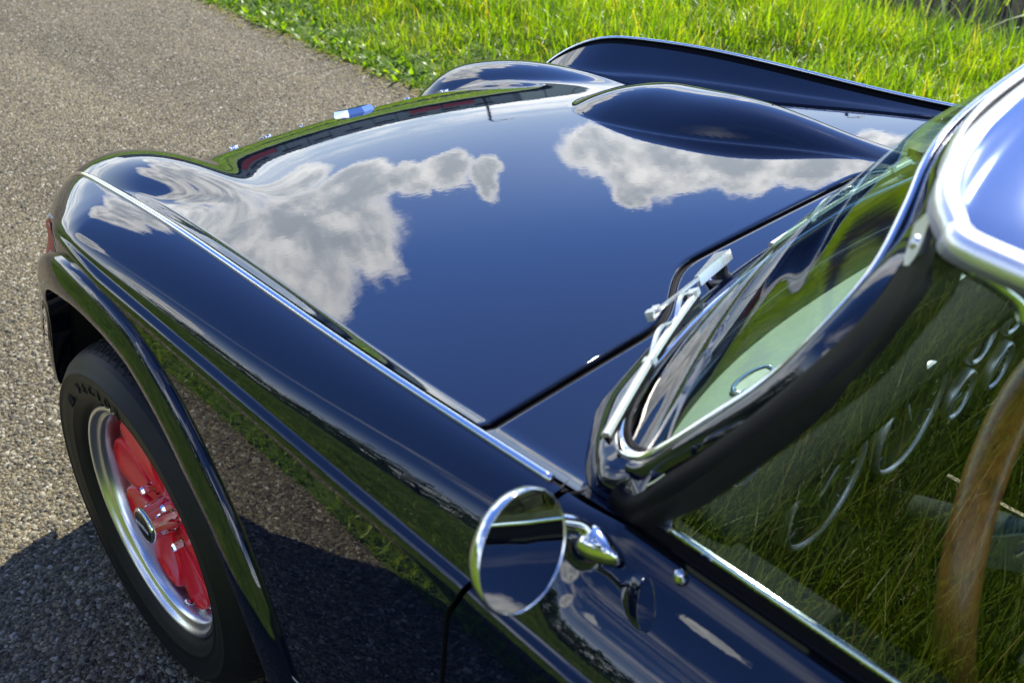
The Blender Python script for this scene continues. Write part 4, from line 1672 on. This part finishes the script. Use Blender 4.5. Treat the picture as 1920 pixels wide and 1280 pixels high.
def blades(name, pos, length, width, lean, mat, tone, segs=4, curl=0.9, yaw=None):
    """tapering, bent leaves; every argument is an array with one entry per blade"""
    n = len(pos)
    if yaw is None:
        yaw = rng.uniform(0, 2 * np.pi, n)
    d = np.stack([np.cos(yaw), np.sin(yaw), np.zeros(n)], -1)
    face = yaw + rng.uniform(-.9, .9, n) + np.pi / 2
    s = np.stack([np.cos(face), np.sin(face), np.zeros(n)], -1)
    V = np.zeros((n, segs + 1, 2, 3))
    p = pos.copy()
    step = length / segs
    for k in range(segs + 1):
        t = k / segs
        w = width * (.75 + .6 * t - 1.33 * t ** 2) if k < segs else width * .03
        V[:, k, 0] = p - s * (w / 2)[:, None]
        V[:, k, 1] = p + s * (w / 2)[:, None]
        th = lean * (1 + curl * t * 1.8)
        p = p + (d * np.sin(th)[:, None] + np.array([0, 0, 1.0]) * np.cos(th)[:, None]) * step[:, None]
    nv = (segs + 1) * 2
    base = np.arange(n)[:, None, None] * nv
    q = np.array([[2 * k, 2 * k + 1, 2 * k + 3, 2 * k + 2] for k in range(segs)])[None]
    F = (base + q).reshape(-1, 4)
    me = bpy.data.meshes.new(name)
    me.vertices.add(n * nv)
    me.vertices.foreach_set('co', V.reshape(-1).astype(np.float32))
    me.loops.add(F.size)
    me.loops.foreach_set('vertex_index', F.reshape(-1).astype(np.int32))
    me.polygons.add(len(F))
    me.polygons.foreach_set('loop_start', (np.arange(len(F)) * 4).astype(np.int32))
    me.polygons.foreach_set('use_smooth', np.ones(len(F), bool))
    at = me.attributes.new('tone', 'FLOAT', 'POINT')
    at.data.foreach_set('value', np.repeat(tone, nv).astype(np.float32))
    me.update(calc_edges=True)
    me.validate()
    return link(name, me, mat)


def vnoise(x, y, s, seed):
    """cheap smooth value noise"""
    r = np.random.default_rng(seed).random((64, 64))
    u, v = x * s + 100, y * s + 100
    i, j = np.floor(u).astype(int), np.floor(v).astype(int)
    f, g = u - i, v - j
    f, g = f * f * (3 - 2 * f), g * g * (3 - 2 * g)
    a = r[i % 64, j % 64] * (1 - f) + r[(i + 1) % 64, j % 64] * f
    b = r[i % 64, (j + 1) % 64] * (1 - f) + r[(i + 1) % 64, (j + 1) % 64] * f
    return a * (1 - g) + b * g


def road_r(y):
    return ROAD_R + edge_noise(y, 4.0, 0.035)


def road_l(y):
    return ROAD_L + edge_noise(y, 1.0, 0.035)


def verge_right():
    # what the camera sees: beyond the road edge on the far side of the car
    n = 130000
    x = ROAD_R - .02 + 4.4 * rng.random(n) ** 1.15
    y = -1.2 + 7.2 * rng.random(n)
    # keep to the wedge around the view, with room for a step to the side
    keep = (y < 4.9 - .62 * (x - 1.5) + .9) & (y > .02 * x - .4) & (x > road_r(y) - .015 + .05 * (vnoise(x, y, 9, 3) - .5))
    x, y = x[keep], y[keep]
    d = x - road_r(y)
    pat = vnoise(x, y, 2.3, 11)
    pat2 = vnoise(x, y, 7.0, 12)
    keep = rng.random(len(x)) < np.clip(-.05 + 1.5 * pat2 + .35 * d, .12, 1) * np.clip((4.85 - x + .25 * pat) / .35, .03, 1)
    x, y, d, pat, pat2 = x[keep], y[keep], d[keep], pat[keep], pat2[keep]
    m = len(x)
    h = np.clip(.035 + .10 * np.clip(d / .9, 0, 1) + .05 * np.clip((d - 1.2) / 1.2, 0, 1), 0, .2) * (.55 + .9 * pat) * rng.uniform(.55, 1.35, m)
    w = rng.uniform(.0035, .0085, m) * (.7 + .5 * np.clip(d, 0, 1))
    lean = rng.uniform(.05, 1.0, m) * (.6 + .8 * vnoise(x, y, 4.0, 31))
    tone = np.clip(.10 + .75 * pat2 + rng.normal(0, .16, m), 0, .86)
    straw = rng.random(m) < .085
    tone[straw] = rng.uniform(.9, 1.0, straw.sum())
    pos = np.stack([x, y, ground_z(x, y) - .004], -1)
    o = blades('verge_grass', pos, h, w, lean, GRASS, tone)
    tag(o, 'sunlit yellow green grass on the verge beyond the car', kind='stuff')
    # low broad leaves, clover and dandelion, along the road edge
    n = 5200
    y = rng.uniform(-1, 5.5, n)
    x = road_r(y) + rng.random(n) ** 1.6 * .7 - .01
    pos = np.stack([x, y, np.full(n, -.004)], -1)
    o = blades('edge_weeds', pos, rng.uniform(.03, .085, n), rng.uniform(.010, .024, n), rng.uniform(.5, 1.25, n), GRASS, np.clip(rng.normal(.35, .2, n), 0, .8), segs=3, curl=.6)
    tag(o, 'low broad leaved weeds along the road edge', kind='stuff')
    n = 2600
    y = rng.uniform(-1, 6, n)
    x = road_r(y) + rng.normal(.0, .05, n) - .02 * rng.random(n)
    pos = np.stack([x, y, np.full(n, .003)], -1)
    o = blades('edge_litter', pos, rng.uniform(.012, .05, n), rng.uniform(.003, .012, n), rng.uniform(1.35, 1.55, n), GRASS, rng.uniform(.9, 1.0, n), segs=2, curl=.02)
    tag(o, 'dry brown leaf litter and straw lying along the road edge', kind='stuff')
    # dark reeds on the ditch bank
    n = 2600
    x = rng.uniform(4.2, 6.6, n)
    y = rng.uniform(-1.0, 3.6, n)
    k = rng.random(n) < np.clip((x - 4.1) / 1.2, .15, .6)
    x, y = x[k], y[k]
    m = len(x)
    pos = np.stack([x, y, ground_z(x, y) - .01], -1)
    o = blades('ditch_reeds', pos, rng.uniform(.25, .75, m), rng.uniform(.010, .022, m), rng.uniform(.05, .55, m), REED, np.clip(rng.normal(.45, .28, m), 0, 1), segs=6, curl=1.3)
    tag(o, 'long leaved reeds growing in the ditch', kind='stuff')
    # the rest of the field, coarser, as far as paint and glass reflect it
    n = 42000
    x = rng.uniform(ROAD_R, 16, n)
    y = rng.uniform(-9, 22, n)
    k = ((y > 4.9 - .62 * (x - 1.5)) | (y < -.6) | (x > 6)) & (x > road_r(y))
    k2 = (x[k] < 4.6) | (x[k] > 6.6)
    x, y = x[k][k2], y[k][k2]
    m = len(x)
    pos = np.stack([x, y, ground_z(x, y) - .01], -1)
    tone = np.clip(.2 + .6 * vnoise(x, y, 1.0, 5) + rng.normal(0, .12, m), 0, .9)
    o = blades('field_grass', pos, rng.uniform(.10, .30, m), rng.uniform(.012, .024, m), rng.uniform(.05, .6, m), GRASS, tone, segs=3)
    tag(o, 'coarse bright grass across the field beyond the verge', kind='stuff')


def verge_left():
    n = 62000
    x = ROAD_L + .02 - 4.2 * rng.random(n) ** 1.35
    y = rng.uniform(-4.2, 4.6, n)
    k = x < road_l(y) + .02
    x, y = x[k], y[k]
    d = road_l(y) - x
    pat = vnoise(x, y, 3.0, 21)
    m = len(x)
    h = (.06 + .30 * np.clip(d / .9, 0, 1)) * (.6 + .7 * pat) * rng.uniform(.6, 1.3, m)
    tone = np.clip(.12 + .7 * vnoise(x, y, 6.0, 22) + rng.normal(0, .12, m), 0, .8)
    pos = np.stack([x, y, ground_z(x, y) - .004], -1)
    o = blades('long_grass', pos, h, rng.uniform(.004, .009, m), rng.uniform(.05, .6, m), GRASSDARK, tone, segs=4)
    tag(o, 'long green grass on the near side verge', kind='stuff')
    n = 1100
    x = ROAD_L - .45 - 3.2 * rng.random(n)
    y = rng.uniform(-4, 4, n)
    k = rng.random(n) < np.clip(vnoise(x, y, 1.6, 23) * 2.2 - .5, 0, 1)
    x, y = x[k], y[k]
    m = len(x)
    pos = np.stack([x, y, ground_z(x, y)], -1)
    o = blades('dry_stems', pos, rng.uniform(.35, .75, m), rng.uniform(.0025, .0045, m), rng.uniform(.03, .35, m), GRASSDARK, rng.uniform(.92, 1.0, m), segs=5, curl=.7)
    tag(o, 'dry straw coloured stems standing in the long grass', kind='stuff')


verge_right()
verge_left()


def leaf_cloud(c, size, n, leaf):
    """leaf cards gathered in clumps through the volume of a crown"""
    k = max(5, n // 160)
    cc = rng.normal(0, 1, (k, 3))
    cc /= np.linalg.norm(cc, axis=1, keepdims=True)
    cc *= rng.uniform(.35, 1.0, (k, 1)) ** .6
    cr = rng.uniform(.16, .34, k)
    w = rng.integers(0, k, n)
    p = cc[w] + rng.normal(0, 1, (n, 3)) * cr[w][:, None] * .6
    p = np.array(c) + p * np.array(size)
    a = rng.normal(0, 1, (n, 3))
    a /= np.linalg.norm(a, axis=1, keepdims=True)
    b = np.cross(a, rng.normal(0, 1, (n, 3)))
    b /= np.linalg.norm(b, axis=1, keepdims=True)
    L = leaf * rng.uniform(.6, 1.4, (n, 1))
    V = np.stack([p - a * L, p + b * L * .45, p + a * L, p - b * L * .45], 1)
    tone = np.clip(.45 + .5 * (rng.random(k) - .5)[w] + rng.normal(0, .15, n), 0, 1)
    return V, tone


def build_bush(i, x, y, s, h):
    root = empty('hawthorn_bush', (x, y, float(ground_z(np.array([x]), np.array([y]))[0])))
    V, tone = leaf_cloud((0, 0, h * .55), (s, s, h * .5), 4200, .07)
    n = len(V)
    me = bpy.data.meshes.new('crown')
    me.from_pydata(V.reshape(-1, 3).tolist(), [], np.arange(n * 4).reshape(-1, 4).tolist())
    at = me.attributes.new('tone', 'FLOAT', 'POINT')
    at.data.foreach_set('value', np.repeat(tone, 4).astype(np.float32))
    link('crown', me, HEDGE, root)
    bark = BARK
    for k in range(4):
        a = k * 1.7 + i
        V, F = tube(catmull([(0, 0, -.1), (.1 * math.cos(a), .1 * math.sin(a), h * .3), (.4 * s * math.cos(a), .4 * s * math.sin(a), h * .75)], 5), .035, n=6)
        mesh('trunk', V, F, bark, root)
    return root


BARK = soil('bark', (0.035, 0.026, 0.018), (0.09, 0.07, 0.05), 20.0)
for i, (x, y, s, h, lab) in enumerate([
        (-7.2, -6.5, 1.5, 1.7, 'low dark bush behind the near verge, furthest behind the car'),
        (-6.4, -4.2, 1.3, 1.9, 'dark bush behind the near verge, level with the boot'),
        (-6.8, -2.2, 1.4, 2.1, 'tallest dark bush behind the near verge, level with the door'),
        (-6.2, -.1, 1.2, 1.6, 'dark bush behind the near verge, level with the front wheel'),
        (-6.9, 1.9, 1.5, 1.5, 'broad low bush behind the near verge, ahead of the nose'),
        (-7.4, 4.4, 1.7, 1.8, 'dark bush behind the near verge, well ahead of the nose'),
        (-8.2, 7.6, 1.9, 1.7, 'furthest bush ahead behind the near verge')]):
    tag(build_bush(i, x, y, s, h), lab, 'bush', 'bushes behind the near verge')


# ------------------------------------------------------------------ far things that the bonnet mirrors
def build_far():
    ax = R(40)
    f = np.array([math.sin(ax), math.cos(ax), 0])
    s = np.array([math.cos(ax), -math.sin(ax), 0])

    def at(d, o, z=0):
        return f * d + s * o + np.array([0, 0, z])
    t = np.linspace(-30, 45, 40)
    a = np.array([at(17.0, o) + [0, 0, .012] for o in t])
    b = np.array([at(18.4, o) + [0, 0, .012] for o in t])
    p = grid('footpath', np.array([a, b]), soil('path_gravel', (0.22, 0.20, 0.17), (0.30, 0.27, 0.23), 8.0))
    tag(p, 'pale gravel path crossing the field', kind='structure')
    M = np.stack([s, f, [0, 0, 1]], 1)
    root = empty('warehouse', tuple(at(64, 2)))
    tag(root, 'long grey clad warehouse with dark red doors beyond the field', 'building')

    def cladding(a, b):
        def fx(T, p_):
            n = T.noise(obj_coord(T), .8, 4.0)
            T.l.new(T.ramp(n, [(.3, a), (.7, b)]), p_.inputs['Base Color'])
        return principled('cladding', a, .5, extra=fx)
    dk = cladding((.20, .245, .275), (.25, .29, .32))
    lt = cladding((.42, .48, .47), (.48, .54, .52))
    rd = cladding((.34, .03, .03), (.40, .04, .04))
    shared = {}

    def part(name, o, d, z, w, h, mat, key, th=.25):
        if key not in shared:
            V, F = box((0, 0, 0), (w, th, h), M)
            o_ = mesh(name, V, F, mat, root, smooth=False)
            shared[key] = o_.data
        else:
            o_ = bpy.data.objects.new(name, shared[key])
            COL.objects.link(o_)
            o_.parent = root
        o_.location = tuple(s * o + f * d + np.array([0, 0, z]))
        return o_
    V, F = box((0, 0, 2.2), (58, 14, 4.4), M)
    mesh('wall', V, F, dk, root, smooth=False)
    for k in range(19):
        part('cladding_panel', -27.5 + k * 1.55, -7.15, 2.2, 1.48, 4.3, dk, 'd')
    for k in range(17):
        part('cladding_panel', 2.3 + k * 1.55, -7.2, 2.35, 1.48, 4.7, lt, 'l', .4)
    for o_ in (-16, -4.6, -2.4, 12, 19):
        part('roller_door', o_, -7.45, 1.7, 2.0, 2.2, rd, 'r')
    for k in range(12):
        part('window', -25 + k * 2.2, -7.35, 3.5, 1.2, .5, GLASS if False else DIAL, 'w')
    V, F = box((0, 0, 4.55), (58.6, 14.6, .3), M)
    mesh('roof', V, F, dk, root, smooth=False)
    for k, (d, o, lab) in enumerate(((52, 1.2, 'slim lamp post standing in front of the warehouse'), (48, 20.0, 'slim lamp post standing at the right end of the warehouse'))):
        lp = empty('lamp_post', tuple(at(d, o)))
        tag(lp, lab, 'lamp post', 'lamp posts by the warehouse')
        V, F = tube([(0, 0, -.2), (0, 0, 4), (0, 0, 8.2)], .09, up=(0, 1, 0), n=10)
        mesh('pole', V, F, BLACK, lp)
        V, F = tube(catmull([(0, 0, 8.1), (.3, 0, 8.5), (1.3, 0, 8.6)], 6), .05)
        mesh('bracket', V, F, BLACK, lp)
        V, F = box((1.5, 0, 8.58), (.7, .25, .14))
        mesh('lantern', V, F, SATIN, lp, smooth=False)
    # hedgerow in front of the warehouse's right half
    n = 16000
    t = rng.uniform(-34, 40, n)
    d = 56 + rng.normal(0, .7, n)
    z = rng.random(n) * (.6 + .5 * vnoise(t, t * 0, .35, 41))
    p = f[None] * d[:, None] + s[None] * t[:, None]
    p[:, 2] = z
    o = blades('far_hedge', p, rng.uniform(.25, .5, n), rng.uniform(.15, .3, n), rng.uniform(.2, 1.4, n), HEDGE, np.clip(rng.normal(.4, .2, n), 0, 1), segs=2)
    tag(o, 'low dark hedge in front of the warehouse', kind='stuff')


build_far()


# ------------------------------------------------------------------ loose and half-sunk stone in the road surface near the camera
def build_chips():
    n = 120000
    y = -.6 + 5.2 * rng.random(n) ** 1.25
    x = rng.uniform(ROAD_L + .03, ROAD_R - .03, n)
    r0_, f0 = np.array(CAM_P), np.array(CAM_R)
    q = (np.stack([x, y, np.zeros(n)], -1) - r0_) @ f0.T
    u, v = q[:, 0] / q[:, 2], q[:, 1] / q[:, 2]
    near = (u > -.60) & (u < .1) & (v < .42) & (x - .34 * y < 1.2)
    near |= (x < -.72) & (y < 1.2)
    x, y = x[near], y[near]
    m = len(x)
    rad = rng.uniform(.0026, .0060, m) * np.where(rng.random(m) < .06, 1.35, 1.0)
    rad *= np.where(y < 1.5, 1.2, 1.0)
    base = np.array([[1, 0, 0], [.5, .87, .05], [-.5, .87, -.05], [-1, 0, .05], [-.5, -.87, 0], [.5, -.87, 0], [.42, .2, .75], [-.3, .38, .70], [-.1, -.45, .78]])
    F0 = np.array([[0, 1, 6], [1, 2, 7], [1, 7, 6], [2, 3, 7], [3, 4, 8], [3, 8, 7], [4, 5, 8], [5, 0, 6], [5, 6, 8], [6, 7, 8]])
    a = rng.uniform(0, 2 * np.pi, m)
    V = base[None] * (1 + rng.uniform(-.28, .28, (m, 9, 1)))
    sq = rng.uniform(.7, 1.3, (m, 1))
    X, Y = V[..., 0] * sq, V[..., 1] / sq
    tilt = rng.normal(0, .16, (m, 2, 1))
    Z = V[..., 2] * rng.uniform(.5, 1.0, (m, 1)) + X * tilt[:, 0] + Y * tilt[:, 1]
    P = np.stack([X * np.cos(a)[:, None] - Y * np.sin(a)[:, None], X * np.sin(a)[:, None] + Y * np.cos(a)[:, None], Z], -1) * rad[:, None, None]
    P += np.stack([x, y, np.full(m, -.0006)], -1)[:, None]
    F = (np.arange(m)[:, None, None] * 9 + F0[None]).reshape(-1, 3)
    me = bpy.data.meshes.new('road_stones')
    me.vertices.add(m * 9)
    me.vertices.foreach_set('co', P.reshape(-1).astype(np.float32))
    me.loops.add(F.size)
    me.loops.foreach_set('vertex_index', F.reshape(-1).astype(np.int32))
    me.polygons.add(len(F))
    me.polygons.foreach_set('loop_start', (np.arange(len(F)) * 3).astype(np.int32))
    at = me.attributes.new('tone', 'FLOAT', 'POINT')
    at.data.foreach_set('value', np.repeat(np.clip(rng.normal(.5, .25, m), 0, 1), 9).astype(np.float32))
    me.update(calc_edges=True)
    o = link('road_stones', me, chip_mat())
    tag(o, 'pale stone chips set in the asphalt road', kind='stuff')
    print('chips', m)


build_chips()
